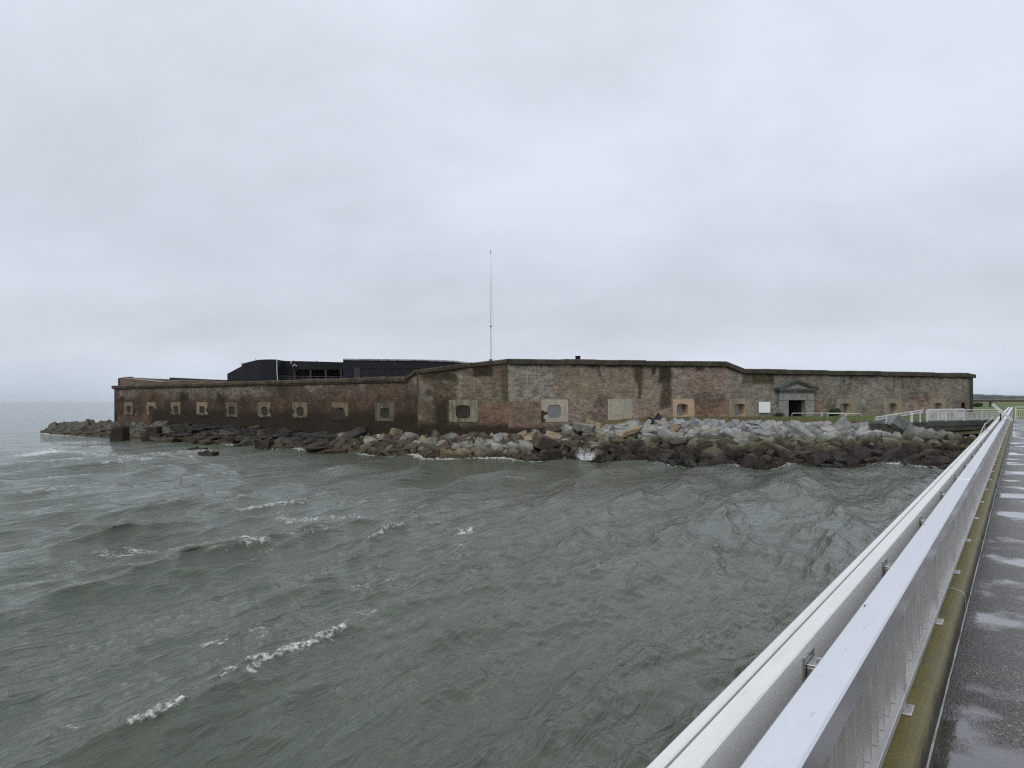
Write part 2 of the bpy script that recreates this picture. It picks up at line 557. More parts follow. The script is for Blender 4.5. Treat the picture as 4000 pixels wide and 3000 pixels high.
def brick_mat():
    m, nt, bs = new_mat('old_brickwork')
    k = NT(nt)
    uv = k.n('ShaderNodeUVMap', uv_map='metres').outputs[0]
    wob = k.noise(uv, 2.0, 3, 0.5, out='Color')
    uvw = k.mix(0.012, uv, wob, 'ADD')
    br = k.n('ShaderNodeTexBrick')
    br.offset = 0.5
    br.squash = 0.5
    br.squash_frequency = 2
    k.put(br.inputs['Vector'], uvw)
    br.inputs['Color1'].default_value = (0.55, 0.55, 0.55, 1)
    br.inputs['Color2'].default_value = (1.45, 1.40, 1.38, 1)
    br.inputs['Mortar'].default_value = (1, 1, 1, 1)
    br.inputs['Scale'].default_value = 1.0
    br.inputs['Mortar Size'].default_value = 0.0105
    br.inputs['Mortar Smooth'].default_value = 0.25
    br.inputs['Bias'].default_value = -0.1
    br.inputs['Brick Width'].default_value = 0.225
    br.inputs['Row Height'].default_value = 0.075
    tint = k.attr('tint')
    mort = k.attr('tint', 'Alpha')
    stain_shade = k.attr('stain_shade', 'Fac')
    fac = br.outputs['Fac']
    base = k.mix(1.0, tint, br.outputs['Color'], 'MULTIPLY')
    n1 = k.noise(uv, 1.4, 6, 0.65)
    base = k.mix(1.0, base, k.ramp(n1, ((0.28, 0.45), (0.72, 1.6))), 'MULTIPLY')
    n1b = k.noise(uv, 0.55, 5, 0.6, 0.4)
    base = k.mix(1.0, base, k.ramp(n1b, ((0.3, 0.7), (0.7, 1.3))), 'MULTIPLY')
    # a lime bloom on bricks in the bright areas, hit and miss
    n2 = k.ramp(k.noise(k.mapping(uv, (0.7, 1.4, 1)), 2.2, 6, 0.72), ((0.40, 0.0), (0.58, 1.0)))
    mvis = k.math('MULTIPLY', mort, k.math('ADD', k.math('MULTIPLY', n2, 0.9), 0.25), clamp=True)
    mcol = k.mix(mvis, k.mix(1.0, tint, (0.75, 0.75, 0.72), 'MULTIPLY'), (0.60, 0.56, 0.48))
    c = k.mix(fac, base, mcol)
    # smear of lime over whole bricks
    n3 = k.ramp(k.noise(uv, 9.0, 4, 0.7), ((0.53, 0.0), (0.66, 1.0)))
    c = k.mix(k.math('MULTIPLY', k.math('MULTIPLY', n3, n2), k.math('MULTIPLY', mort, 0.7)), c, (0.46, 0.43, 0.37))
    # dark growth, plus the shadow line painted at the wall bend
    n4 = k.noise(uv, 3.0, 6, 0.7)
    st = k.math('ADD', stain_shade, k.math('MULTIPLY', k.math('SUBTRACT', n4, 0.5), 0.7))
    st = k.ramp(st, ((0.22, 0.0), (0.75, 0.93)))
    st = k.math('MULTIPLY', st, k.ramp(stain_shade, ((0.02, 0.0), (0.15, 1.0))))
    c = k.mix(st, c, k.mix(n1, (0.022, 0.018, 0.013), (0.038, 0.032, 0.022)))
    # missing bricks
    vo = k.n('ShaderNodeTexVoronoi')
    k.put(vo.inputs['Vector'], k.mapping(uv, (0.5, 1.2, 1)))
    vo.inputs['Scale'].default_value = 0.55
    hole = k.ramp(vo.outputs['Distance'], ((0.03, 1.0), (0.055, 0.0)))
    c = k.mix(k.math('MULTIPLY', hole, 0.8), c, (0.015, 0.012, 0.01))
    k.put(bs.inputs['Base Color'], c)
    bs.inputs['Roughness'].default_value = 0.85
    bs.inputs['Specular IOR Level'].default_value = 0.1
    h = k.math('ADD', k.math('MULTIPLY', fac, -0.6), k.math('MULTIPLY', k.noise(uv, 16, 5, 0.7), 0.9))
    h = k.math('SUBTRACT', h, hole)
    k.put(bs.inputs['Normal'], k.bump(h, 0.55, 0.025))
    return m


M['brick'] = brick_mat()


def rock_mat(name, dry, dry2, tide=True, warm=0.5, rough=0.8, top_lo=1.2, top_hi=1.9):
    """Boulder stone: speckled granite, each boulder its own tone; weed and wet below the tide marks."""
    m, nt, bs = new_mat(name)
    k = NT(nt)
    p = k.pos()
    oi = k.n('ShaderNodeObjectInfo').outputs['Random']
    ra = k.attr('rnd', 'Fac')
    rnd = k.math('FRACT', k.math('ADD', oi, ra))
    a = k.ramp(k.noise(p, 1.7, 6, 0.65), ((0.33, 0.0), (0.67, 1.0)))
    c = k.mix(a, dry, dry2)
    hue = k.ramp(rnd, ((0.0, (0.72, 0.73, 0.72)), (0.22, (1.0, 1.01, 1.0)), (0.4, (1.18, 1.17, 1.12)), (0.58, (0.88, 0.9, 0.9)),
                       (0.74, (1.02, 0.99, 0.93)), (0.84, (1.02, 0.88, 0.74)), (0.93, (0.62, 0.58, 0.54)), (1.0, (0.95, 0.97, 1.02))))
    c = k.mix(warm, c, k.mix(1.0, c, hue, 'MULTIPLY'))
    sp = k.ramp(k.noise(p, 22, 3, 0.7), ((0.3, 0.78), (0.7, 1.18)))
    c = k.mix(1.0, c, sp, 'MULTIPLY')
    lich = k.ramp(k.noise(p, 3.1, 4, 0.7), ((0.60, 0.0), (0.70, 0.7)))
    if tide:
        z = k.n('ShaderNodeSeparateXYZ')
        k.put(z.inputs[0], p)
        zz = k.math('ADD', z.outputs[2], k.math('ADD', k.math('MULTIPLY', k.math('SUBTRACT', k.noise(p, 0.6, 5, 0.65), 0.5), 1.2), k.math('MULTIPLY', k.math('SUBTRACT', rnd, 0.5), 0.55)))
        olive = k.mix(a, (0.040, 0.040, 0.020), (0.100, 0.095, 0.055))
        red = k.mix(a, (0.017, 0.013, 0.011), (0.046, 0.034, 0.028))
        red = k.mix(1.0, red, k.mix(0.6, (1, 1, 1), hue), 'MULTIPLY')
        blk = k.mix(a, (0.009, 0.008, 0.006), (0.026, 0.021, 0.012))

        def step(lo, hi):
            return k.ramp(k.math('DIVIDE', k.math('SUBTRACT', zz, lo), hi - lo), ((0.0, 0.0), (1.0, 1.0)))
        low = k.mix(step(0.30, 0.65), blk, red)
        low = k.mix(step(0.85, 1.15), low, olive)
        c = k.mix(step(top_lo, top_hi), low, c)
        k.put(bs.inputs['Roughness'], k.mix(step(0.1, 1.4), (0.5, 0.5, 0.5), (rough, rough, rough)))
    else:
        z = k.n('ShaderNodeSeparateXYZ')
        k.put(z.inputs[0], p)
        zz = k.math('ADD', z.outputs[2], k.math('MULTIPLY', k.math('SUBTRACT', k.noise(p, 0.6, 4, 0.6), 0.5), 0.6))
        wet = k.ramp(k.math('DIVIDE', zz, 0.95), ((0.25, 0.0), (1.0, 1.0)))
        blk = k.mix(a, (0.030, 0.026, 0.018), (0.075, 0.060, 0.034))
        gr = k.ramp(k.noise(p, 0.9, 3, 0.6), ((0.54, 0.0), (0.66, 0.5)))
        c = k.mix(gr, c, (0.085, 0.095, 0.045))
        c = k.mix(wet, blk, c)
        k.put(bs.inputs['Roughness'], k.mix(wet, (0.5, 0.5, 0.5), (rough, rough, rough)))
    k.put(bs.inputs['Base Color'], c)
    bs.inputs['Specular IOR Level'].default_value = 0.22
    k.put(bs.inputs['Normal'], k.bump(k.noise(p, 7.0, 7, 0.7), 0.7, 0.10))
    return m


M['rock_pale'] = rock_mat('pale_granite_boulder', (0.150, 0.160, 0.162), (0.375, 0.392, 0.392), True, 0.85)
M['rock_grey'] = rock_mat('grey_boulder', (0.13, 0.135, 0.122), (0.31, 0.318, 0.295), False, 0.9)
M['rock_tan'] = rock_mat('tan_boulder', (0.17, 0.13, 0.085), (0.36, 0.295, 0.205), False, 0.5)
M['rock_brown'] = rock_mat('brown_boulder', (0.048, 0.038, 0.031), (0.115, 0.090, 0.073), False, 0.6)
M['rock_slab'] = rock_mat('dark_slab_stone', (0.020, 0.018, 0.018), (0.048, 0.043, 0.042), False, 0.4, 0.6)
M['rock_spit'] = rock_mat('spit_boulder', (0.045, 0.042, 0.035), (0.15, 0.142, 0.125), False, 0.9, 0.7)


# ------------------------------------------------------------------ sea
def sea_material():
    m, nt, bs = new_mat('grey_green_sea')
    k = NT(nt)
    p = k.pos()
    foam = k.attr('foam', 'Fac')
    body = k.mix(k.noise(k.mapping(p, (1, 1, 0)), 0.12, 3, 0.5), (0.066, 0.081, 0.060), (0.088, 0.104, 0.079))
    pf = k.mapping(p, (1, 1, 0.3), rot=(0, 0, -1.15))
    lace = k.noise(k.mapping(pf, (1.0, 2.2, 1)), 2.6, 8, 0.72, 0.6)
    fine = k.noise(p, 9, 5, 0.75, 0.4)
    lf = k.math('ADD', k.math('MULTIPLY', lace, 0.62), k.math('MULTIPLY', fine, 0.38))
    thr = k.math('SUBTRACT', 0.715, k.math('MULTIPLY', foam, 0.285))
    fm = k.math('MULTIPLY', k.math('SUBTRACT', lf, thr), 7.5, clamp=True)
    fm = k.math('MULTIPLY', fm, k.ramp(foam, ((0.02, 0.0), (0.14, 1.0))))
    fm = k.math('MINIMUM', fm, 0.9)
    fcol = k.mix(k.ramp(fine, ((0.35, 0.0), (0.62, 1.0))), (0.34, 0.38, 0.37), (0.74, 0.76, 0.76))
    col = k.mix(fm, body, fcol)
    k.put(bs.inputs['Base Color'], col)
    k.put(bs.inputs['Roughness'], k.math('ADD', k.math('MULTIPLY', fm, 0.6), 0.06))
    bs.inputs['IOR'].default_value = 1.333
    # wind ripples too small for the mesh
    q = k.mapping(p, (1, 1, 0), rot=(0, 0, -1.1))
    r0 = k.noise(k.mapping(q, (0.35, 1.3, 1)), 0.30, 3, 0.55, 0.4)
    r1 = k.noise(k.mapping(q, (0.40, 1.6, 1)), 2.2, 5, 0.60, 0.4)
    r2 = k.noise(k.mapping(q, (0.6, 1.5, 1)), 9.0, 4, 0.6, 0.3)
    n0 = k.bump(r0, 0.45, 0.9)
    n1 = k.bump(r1, 0.62, 0.22, n0)
    n2 = k.bump(r2, 0.45, 0.032, n1)
    n3 = k.bump(fine, 0.0, 0.05, n2)
    k.put(bs.inputs['Normal'], n3)
    return m


# shoreline: where the water meets the stones, from the pier round to the far spit
WL_PX = [(4300, 1850), (3900, 1836), (3550, 1822), (3300, 1818), (3000, 1822), (2700, 1815), (2450, 1800), (2200, 1793), (1950, 1792),
         (1750, 1790), (1560, 1782), (1380, 1768), (1200, 1762), (1040, 1750), (900, 1738), (760, 1731), (600, 1721),
         (480, 1713), (400, 1708), (280, 1702), (160, 1692)]
WL = [at(px, py, 0.0) for px, py in WL_PX]

FOAM_LINES = [  # (x0,y0,x1,y1) in the photograph, half width in metres, strength
    (545, 2890, 640, 2860, 0.15, 0.95), (600, 2870, 700, 2800, 0.22, 1.1), (640, 2830, 710, 2800, 0.2, 1.1),
    (350, 2960, 540, 2890, 0.10, 0.55), (830, 2690, 1040, 2660, 0.12, 0.9), (870, 2660, 1130, 2590, 0.12, 0.92),
    (1000, 2670, 1170, 2560, 0.15, 0.95), (1150, 2570, 1280, 2510, 0.19, 1.0), (1270, 2520, 1375, 2455, 0.2, 1.0),
    (1300, 2470, 1390, 2430, 0.14, 0.6), (700, 2735, 840, 2700, 0.14, 0.6),
    (780, 2510, 1070, 2490, 0.45, 0.72), (700, 2530, 900, 2500, 0.4, 0.45), (1435, 2410, 1465, 2390, 0.22, 0.8),
    (1140, 2360, 1250, 2330, 0.30, 0.85), (1200, 2380, 1300, 2365, 0.4, 0.5), (770, 2385, 930, 2385, 0.5, 0.48),
    (1385, 2290, 1550, 2250, 0.35, 0.7), (1000, 2180, 1080, 2160, 0.5, 0.6), (1260, 2200, 1400, 2185, 0.4, 0.5),
    (560, 2130, 960, 2085, 0.5, 0.92), (450, 2150, 700, 2120, 0.5, 0.78), (700, 2140, 840, 2125, 0.4, 0.5),
    (1120, 2022, 1400, 2005, 0.6, 0.85), (1300, 2010, 1400, 2000, 0.7, 0.75), (1660, 2050, 1720, 2040, 0.4, 0.9),
    (1800, 2095, 1840, 2080, 0.35, 0.9), (1790, 2125, 1800, 2125, 0.25, 0.8), (2010, 1870, 2060, 1862, 0.6, 0.75),
    (1480, 1890, 1550, 1880, 0.8, 0.6), (2450, 2240, 2540, 2240, 0.4, 0.5), (1700, 1965, 1760, 1960, 0.5, 0.4),
    (200, 2240, 420, 2215, 0.6, 0.5), (0, 2300, 160, 2290, 0.5, 0.55), (200, 2480, 420, 2450, 0.35, 0.5),
    (260, 2800, 330, 2780, 0.2, 0.55), (0, 2560, 120, 2545, 0.4, 0.5), (190, 2880, 320, 2870, 0.2, 0.6),
    (1400, 2850, 2300, 2990, 0.12, 0.32), (105, 1776, 200, 1766, 2.0, 1.25), (300, 1778, 800, 1770, 1.4, 0.92),
    (380, 1768, 640, 1760, 1.2, 0.5), (500, 1790, 780, 1787, 1.2, 0.88), (560, 1778, 800, 1785, 1.1, 0.85),
    (0, 1640, 60, 1640, 1.5, 0.5), (270, 1608, 300, 1608, 1.5, 0.7), (0, 2080, 120, 2060, 0.6, 0.5),
    (700, 2010, 800, 2000, 0.8, 0.4), (3250, 1850, 3480, 1845, 1.0, 0.5), (2600, 1850, 2800, 1848, 1.0, 0.4),
]


def seg_dist(X, Y, a, b):
    ax, ay, bx, by = a[0], a[1], b[0], b[1]
    dx, dy = bx - ax, by - ay
    L = dx * dx + dy * dy + 1e-9
    t = np.clip(((X - ax) * dx + (Y - ay) * dy) / L, 0, 1)
    return np.hypot(X - ax - t * dx, Y - ay - t * dy)


def make_sea():
    inv = np.linspace(1 / 5.0, 1 / 1500.0, 760)
    r = np.concatenate([[0.6, 2.0, 3.5], 1 / inv, np.geomspace(1700, 9000, 10)])
    front = np.linspace(-52, 58, 700)
    back = np.linspace(58, 308, 70)[1:-1]
    th = np.radians(np.concatenate([front, back]))
    R, T = np.meshgrid(r, th, indexing='ij')
    X, Y = R * np.sin(T), R * np.cos(T)
    dr = np.gradient(r)[:, None] * np.ones_like(T)
    lr = np.random.default_rng(5)
    Z = np.zeros_like(X)
    DX = np.zeros_like(X)
    DY = np.zeros_like(X)
    wx = X + 1.2 * (fbm(X * 0.13, Y * 0.13, 3, 2) - 0.5) * 2
    wy = Y + 1.2 * (fbm(X * 0.13, Y * 0.13, 9, 2) - 0.5) * 2
    env = 0.55 + 0.9 * fbm(X * 0.09, Y * 0.09, 21, 2)
    main = math.atan2(-0.38, 0.92)
    comps = []
    for i in range(12):
        lam = lr.uniform(3.6, 6.6)
        comps.append((lam, main + lr.normal(0, 0.17), 0.044 * lam / 4.8))
    for i in range(26):
        lam = lr.uniform(1.3, 3.2)
        comps.append((lam, main + lr.normal(0.1, 0.33), 0.0162 * (lam / 2.2) ** 1.1))
    for i in range(30):
        lam = lr.uniform(0.5, 1.2)
        comps.append((lam, main + lr.normal(0.1, 0.45), 0.0080 * lam / 0.8))
    for i in range(34):
        lam = lr.uniform(0.16, 0.5)
        comps.append((lam, main + lr.normal(0.15, 0.75), 0.0019 * lam / 0.3))
    for i in range(5):
        lam = lr.uniform(7, 11)
        comps.append((lam, math.atan2(-0.85, 0.5) + lr.normal(0, 0.3), 0.022))
    for lam, a, amp in comps:
        kx, ky = math.cos(a) * 2 * math.pi / lam, math.sin(a) * 2 * math.pi / lam
        att = sstep(0.0, 1.0, (lam / (dr + 1e-6) - 2.2) / 3.0) * env
        ph = kx * wx + ky * wy + lr.uniform(0, 6.283)
        Z += att * amp * np.cos(ph)
        q = att * amp * (1.2 if lam > 1.5 else 0.7)
        DX -= q * math.cos(a) * np.sin(ph)
        DY -= q * math.sin(a) * np.sin(ph)
    # calmer in the lee under the rocks at the right
    foam = np.zeros_like(X)
    for (x0, y0, x1, y1, w, s) in FOAM_LINES:
        a, b = at(x0, y0), at(x1, y1)
        d = seg_dist(X, Y, a, b) / w
        foam = np.maximum(foam, s * np.exp(-d * d * 0.8))
    # wind foam on the steepest crests
    crest = sstep(0.05, 0.14, Z) * sstep(0.44, 0.58, fbm(X * 0.05 + 3, Y * 0.05, 31, 3)) * sstep(0.46, 0.62, fbm(X * 0.4, Y * 0.4, 37, 3))
    foam = np.maximum(foam, 0.85 * crest * sstep(9, 18, R) * np.where(X > 4, 0.55, 1.0))
    far = sstep(60, 160, R) * sstep(0.62, 0.74, fbm(X * 0.06, Y * 0.03, 41, 3))
    foam = np.maximum(foam, 0.55 * far)
    # surf at the stones
    dsh = np.full_like(X, 1e3)
    for i in range(len(WL) - 1):
        dsh = np.minimum(dsh, seg_dist(X, Y, WL[i], WL[i + 1]))
    along = fbm(X * 0.16, Y * 0.16, 51, 3)
    sgain = np.where(X < 2, 1.0, np.where(X < 14, 0.7, 0.85))
    surf = np.exp(-(np.maximum(dsh - 0.4, 0) / 1.0) ** 2) * np.where(X < 2, sstep(0.24, 0.44, along), sstep(0.28, 0.50, along)) * 1.1 * sgain
    foam = np.maximum(foam, surf)
    foam = np.maximum(foam, 0.60 * np.exp(-(dsh / 3.2) ** 2) * sstep(0.40, 0.60, along) * sgain)
    lump = np.clip(foam - 0.5, 0, 1) * (fbm(X * 6, Y * 6, 61, 4, 0.65) - 0.3) * 0.4
    Z += lump
    Xd, Yd = X + DX, Y + DY
    nr, nt_ = X.shape
    V = np.stack([Xd, Yd, Z], -1).reshape(-1, 3)
    i = np.arange(nr - 1)[:, None]
    j = np.arange(nt_)[None, :]
    j2 = (j + 1) % nt_
    Q = np.stack([i * nt_ + j, i * nt_ + j2, (i + 1) * nt_ + j2, (i + 1) * nt_ + j], -1).reshape(-1, 4)[:, ::-1]
    me = bpy.data.meshes.new('sea')
    me.vertices.add(len(V))
    me.vertices.foreach_set('co', V.ravel())
    me.loops.add(Q.size)
    me.loops.foreach_set('vertex_index', Q.ravel().astype(np.int32))
    me.polygons.add(len(Q))
    me.polygons.foreach_set('loop_start', (np.arange(len(Q)) * 4).astype(np.int32))
    me.polygons.foreach_set('use_smooth', np.ones(len(Q), bool))
    me.update()
    me.validate()
    at_ = me.attributes.new('foam', 'FLOAT', 'POINT')
    at_.data.foreach_set('value', foam.ravel().astype(np.float32))
    me.materials.append(sea_material())
    o = link('sea', me)
    tag(o, 'choppy grey green sea with broken foam streaks', kind='structure')


make_sea()

# ------------------------------------------------------------------ the fort
G0 = Vector((-0.30, 54.7))                       # corner of the doorway wall and the short corner face
GD = Vector((0.938, 0.3466)).normalized()        # along the doorway wall, to the right
SLOT = 5.895
G_LEN = 49.4
C_DIR = Vector((-0.988, 0.156)).normalized()     # along the corner face, to the left
C_LEN = 7.28
C1 = G0 + C_DIR * C_LEN
FL_DIR = Vector((-0.0777, 0.0606)).normalized()  # along the embrasure wall, to the left
FL_LEN = 53.6
FL1 = C1 + FL_DIR * FL_LEN
G1 = G0 + GD * G_LEN
R_DIR = Vector((0.656, 0.755)).normalized()
R_LEN = 3.7
R1 = G1 + R_DIR * R_LEN


class Face:
    """A vertical wall face: u metres from its start, outward normal n."""

    def __init__(self, p0, d, L, left):
        self.p0, self.d, self.L = Vector(p0), Vector(d), L
        n = Vector((d[1], -d[0]))
        self.n = n if not left else -n

    def P(self, u, z, out=0.0):
        q = self.p0 + self.d * u + self.n * out
        return Vector((q.x, q.y, z))

    def uz(self, px, py):
        s = (px - 2000.0) / F
        # p0.x + d.x u = s (p0.y + d.y u)
        u = (s * self.p0.y - self.p0.x) / (self.d.x - s * self.d.y)
        Y = self.p0.y + self.d.y * u
        return u, zat(px, py, Y)

    def frame(self, u, z, out=0.0):
        """Matrix: local x along the wall (to the viewer's right), y into the wall, z up."""
        o = self.P(u, z, out)
        xr = Vector((-self.n.y, self.n.x))
        return Matrix(((xr.x, -self.n.x, 0, o.x), (xr.y, -self.n.y, 0, o.y), (0, 0, 1, o.z), (0, 0, 0, 1)))


FG = Face(G0, GD, G_LEN, False)
FC = Face(G0, C_DIR, C_LEN, True)
FF = Face(C1, FL_DIR, FL_LEN, True)
FR = Face(G1, R_DIR, R_LEN, False)
for f in (FG, FC, FF, FR):
    assert f.n.y < 0.2

fort = empty('brick_fort', (0, 70, 0))
tag(fort, 'long low brick fort wall with walled-up gun embrasures and a pedimented stone doorway', 'fort')


def slot_u(i):
    return (i + 0.655) * SLOT


def top_gorge(u):
    i = np.asarray(u) / SLOT - 0.655
    return np.interp(i, [-0.7, 2.74, 3.06, 9], [7.33, 7.42, 6.83, 6.72])


def top_corner(u):
    return np.interp(u, [0, 2.5, 4.75, 6.3, 7.28], [7.33, 7.07, 6.80, 6.62, 6.50])


def top_flank(u):
    return np.interp(u, [0, 0.25, 1.15, 60], [6.50, 6.48, 6.04, 6.0])


def top_ret(u):
    return np.full_like(np.asarray(u, float), 6.70)


def box_mask(U, Z, face, px0, py0, px1, py1, soft=0.2, wob=0.25, seed=1):
    u0, z1 = face.uz(px0, py0)
    u1, z0 = face.uz(px1, py1)
    if u0 > u1:
        u0, u1 = u1, u0
    w = (fbm(U * 0.9, Z * 0.9, seed, 4) - 0.5) * 2 * wob
    w2 = (fbm(U * 0.9, Z * 0.9, seed + 7, 4) - 0.5) * 2 * wob
    return (sstep(u0 - soft, u0 + soft, U + w) * (1 - sstep(u1 - soft, u1 + soft, U + w)) *
            sstep(z0 - soft, z0 + soft, Z + w2) * (1 - sstep(z1 - soft, z1 + soft, Z + w2)))


def lerp(A, B, m):
    return A * (1 - m[..., None]) + np.asarray(B) * m[..., None]


def paint_gorge(U, Z):
    f = FG
    bl = fbm(U * 0.25, Z * 0.25, 5, 4)
    T = lerp(np.full(U.shape + (3,), 1.0) * np.array((0.205, 0.165, 0.128)), (0.235, 0.150, 0.112), sstep(0.42, 0.62, bl))
    A = 0.38 + 0.35 * (fbm(U * 0.35, Z * 0.5, 15, 4) - 0.5)
    S = np.zeros_like(U)

    def reg(px0, py0, px1, py1, tint=None, a=None, s=None, soft=0.2, wob=0.25, seed=1, k=1.0):
        nonlocal T, A, S
        m = box_mask(U, Z, f, px0, py0, px1, py1, soft, wob, seed) * k
        if tint is not None:
            T = lerp(T, tint, m)
        if a is not None:
            A = A * (1 - m) + a * m
        if s is not None:
            S = np.maximum(S, m * s)
    reg(1960, 1560, 2125, 1720, (0.185, 0.115, 0.082), 0.45, None, 0.3, 0.3, 2)
    reg(1960, 1395, 2164, 1566, (0.160, 0.140, 0.128), 0.95, None, 0.05, 0.05, 3)
    reg(2164, 1395, 2625, 1590, (0.245, 0.195, 0.145), 0.42, None, 0.15, 0.2, 4)
    reg(2200, 1500, 2460, 1592, (0.275, 0.225, 0.165), 0.25, None, 0.4, 0.5, 5)
    reg(2210, 1588, 2625, 1720, (0.20, 0.125, 0.095), 0.85, None, 0.05, 0.06, 6)
    reg(2624, 1395, 2860, 1562, (0.205, 0.155, 0.130), 0.75, None, 0.1, 0.15, 7)
    reg(2660, 1440, 2840, 1540, (0.205, 0.118, 0.09), 0.6, None, 0.6, 0.8, 8, 0.7)
    reg(2708, 1560, 2850, 1650, (0.205, 0.110, 0.072), 0.5, None, 0.08, 0.1, 9)
    reg(2850, 1395, 3040, 1650, (0.215, 0.185, 0.150), 0.55, None, 0.2, 0.3, 10)
    reg(2938, 1450, 3022, 1500, (0.10, 0.085, 0.05), 0.1, 0.35, 0.15, 0.2, 11)
    reg(3170, 1395, 3850, 1650, (0.205, 0.178, 0.148), 0.50, None, 0.2, 0.2, 12)
    reg(3180, 1568, 3245, 1618, (0.25, 0.14, 0.10), 0.5, None, 0.25, 0.35, 13)
    reg(3560, 1545, 3640, 1622, (0.25, 0.14, 0.11), 0.75, None, 0.35, 0.5, 14)
    reg(3360, 1500, 3450, 1560, (0.215, 0.20, 0.185), 0.8, None, 0.5, 0.5, 15)
    reg(3190, 1500, 3260, 1570, (0.155, 0.145, 0.125), 0.5, None, 0.5, 0.4, 16)
    # run-off stains
    reg(2335, 1400, 2350, 1478, None, 0.15, 0.62, 0.22, 0.25, 21)
    reg(2366, 1400, 2392, 1438, None, 0.15, 0.7, 0.12, 0.15, 22)
    reg(2480, 1400, 2516, 1500, None, 0.12, 0.62, 0.25, 0.35, 23)
    reg(2490, 1480, 2510, 1556, None, 0.15, 0.6, 0.12, 0.15, 24)
    reg(2545, 1400, 2562, 1468, None, 0.15, 0.7, 0.1, 0.15, 25)
    reg(2572, 1400, 2624, 1500, None, 0.1, 0.72, 0.22, 0.22, 26)
    reg(2578, 1480, 2622, 1590, None, 0.1, 0.6, 0.25, 0.3, 27)
    reg(2720, 1400, 2760, 1452, None, 0.2, 0.6, 0.2, 0.3, 28)
    reg(2895, 1420, 2935, 1500, None, 0.2, 0.5, 0.2, 0.3, 29)
    # random streaks hanging from the coping at the right
    st = sstep(0.54, 0.72, fbm(U * 1.1, Z * 0.16, 71, 3)) * sstep(0.0, 3.0, Z - 3.2) * sstep(20, 26, U)
    S = np.maximum(S, 0.55 * st)
    grey = sstep(0.5, 0.7, fbm(U * 0.8, Z * 0.12, 77, 3)) * sstep(22, 27, U)
    T = lerp(T, (0.17, 0.165, 0.155), 0.7 * grey)
    T = T * np.array((0.84, 0.855, 0.83))
    tp = top_gorge(U)
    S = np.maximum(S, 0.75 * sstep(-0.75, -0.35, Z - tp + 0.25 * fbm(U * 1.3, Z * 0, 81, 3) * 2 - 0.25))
    S = np.maximum(S, 0.9 * (1 - sstep(1.6, 2.5, Z + 0.5 * (fbm(U * 0.5, Z * 0.5, 85, 3) - 0.5))) * (U < 12))
    S = np.maximum(S, 0.45 * sstep(0.55, 0.75, fbm(U * 0.3 + 5, Z * 0.4, 88, 4)))
    return T, A, S


def paint_corner(U, Z):
    f = FC
    bl = fbm(U * 0.4 + 20, Z * 0.4, 5, 4)
    T = lerp(np.full(U.shape + (3,), 1.0) * np.array((0.125, 0.095, 0.064)), (0.155, 0.115, 0.080), sstep(0.4, 0.6, bl))
    A = 0.15 + 0.75 * sstep(0.52, 0.70, fbm(U * 0.5 + 9, Z * 0.9, 16, 4))
    S = np.zeros_like(U)

    def reg(px0, py0, px1, py1, tint=None, a=None, s=None, soft=0.2, wob=0.25, seed=1, k=1.0):
        nonlocal T, A, S
        m = box_mask(U, Z, f, px0, py0, px1, py1, soft, wob, seed) * k
        if tint is not None:
            T = lerp(T, tint, m)
        if a is not None:
            A = A * (1 - m) + a * m
        if s is not None:
            S = np.maximum(S, m * s)
    reg(1868, 1560, 2000, 1690, (0.20, 0.118, 0.078), 0.40, None, 0.25, 0.3, 2)
    reg(1800, 1470, 1960, 1560, (0.165, 0.13, 0.095), 0.55, None, 0.5, 0.5, 31)
    reg(1632, 1510, 1700, 1566, (0.21, 0.185, 0.155), 0.35, None, 0.2, 0.3, 3)
    reg(1850, 1425, 1925, 1474, None, 0.1, 0.75, 0.12, 0.2, 4)
    reg(1640, 1455, 1790, 1490, (0.085, 0.075, 0.045), 0.2, 0.5, 0.2, 0.35, 5)
    reg(1660, 1515, 1690, 1545, None, 0.2, 0.6, 0.15, 0.2, 6)
    reg(1690, 1565, 1756, 1720, None, 0.1, 0.7, 0.3, 0.4, 7)
    reg(1615, 1440, 1634, 1720, None, 0.1, 0.6, 0.12, 0.1, 8)  # shadow line down the wall bend, painted dark along with the stains
    reg(1958, 1395, 1990, 1570, (0.105, 0.088, 0.05), 0.15, 0.25, 0.15, 0.1, 9)
    reg(1785, 1440, 1800, 1560, (0.22, 0.2, 0.16), 0.8, None, 0.2, 0.2, 10)
    T = T * np.array((0.80, 0.81, 0.77))
    A = A * 0.85
    tp = top_corner(U)
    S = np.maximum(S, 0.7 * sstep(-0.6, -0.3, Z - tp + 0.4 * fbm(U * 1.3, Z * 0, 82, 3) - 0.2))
    S = np.maximum(S, 1.0 * (1 - sstep(1.75, 2.8, Z + 0.6 * (fbm(U * 0.5, Z * 0.5, 86, 3) - 0.5))))
    S = np.maximum(S, 0.5 * sstep(0.52, 0.7, fbm(U * 0.45 + 5, Z * 0.45, 89, 4)))
    return T, A, S


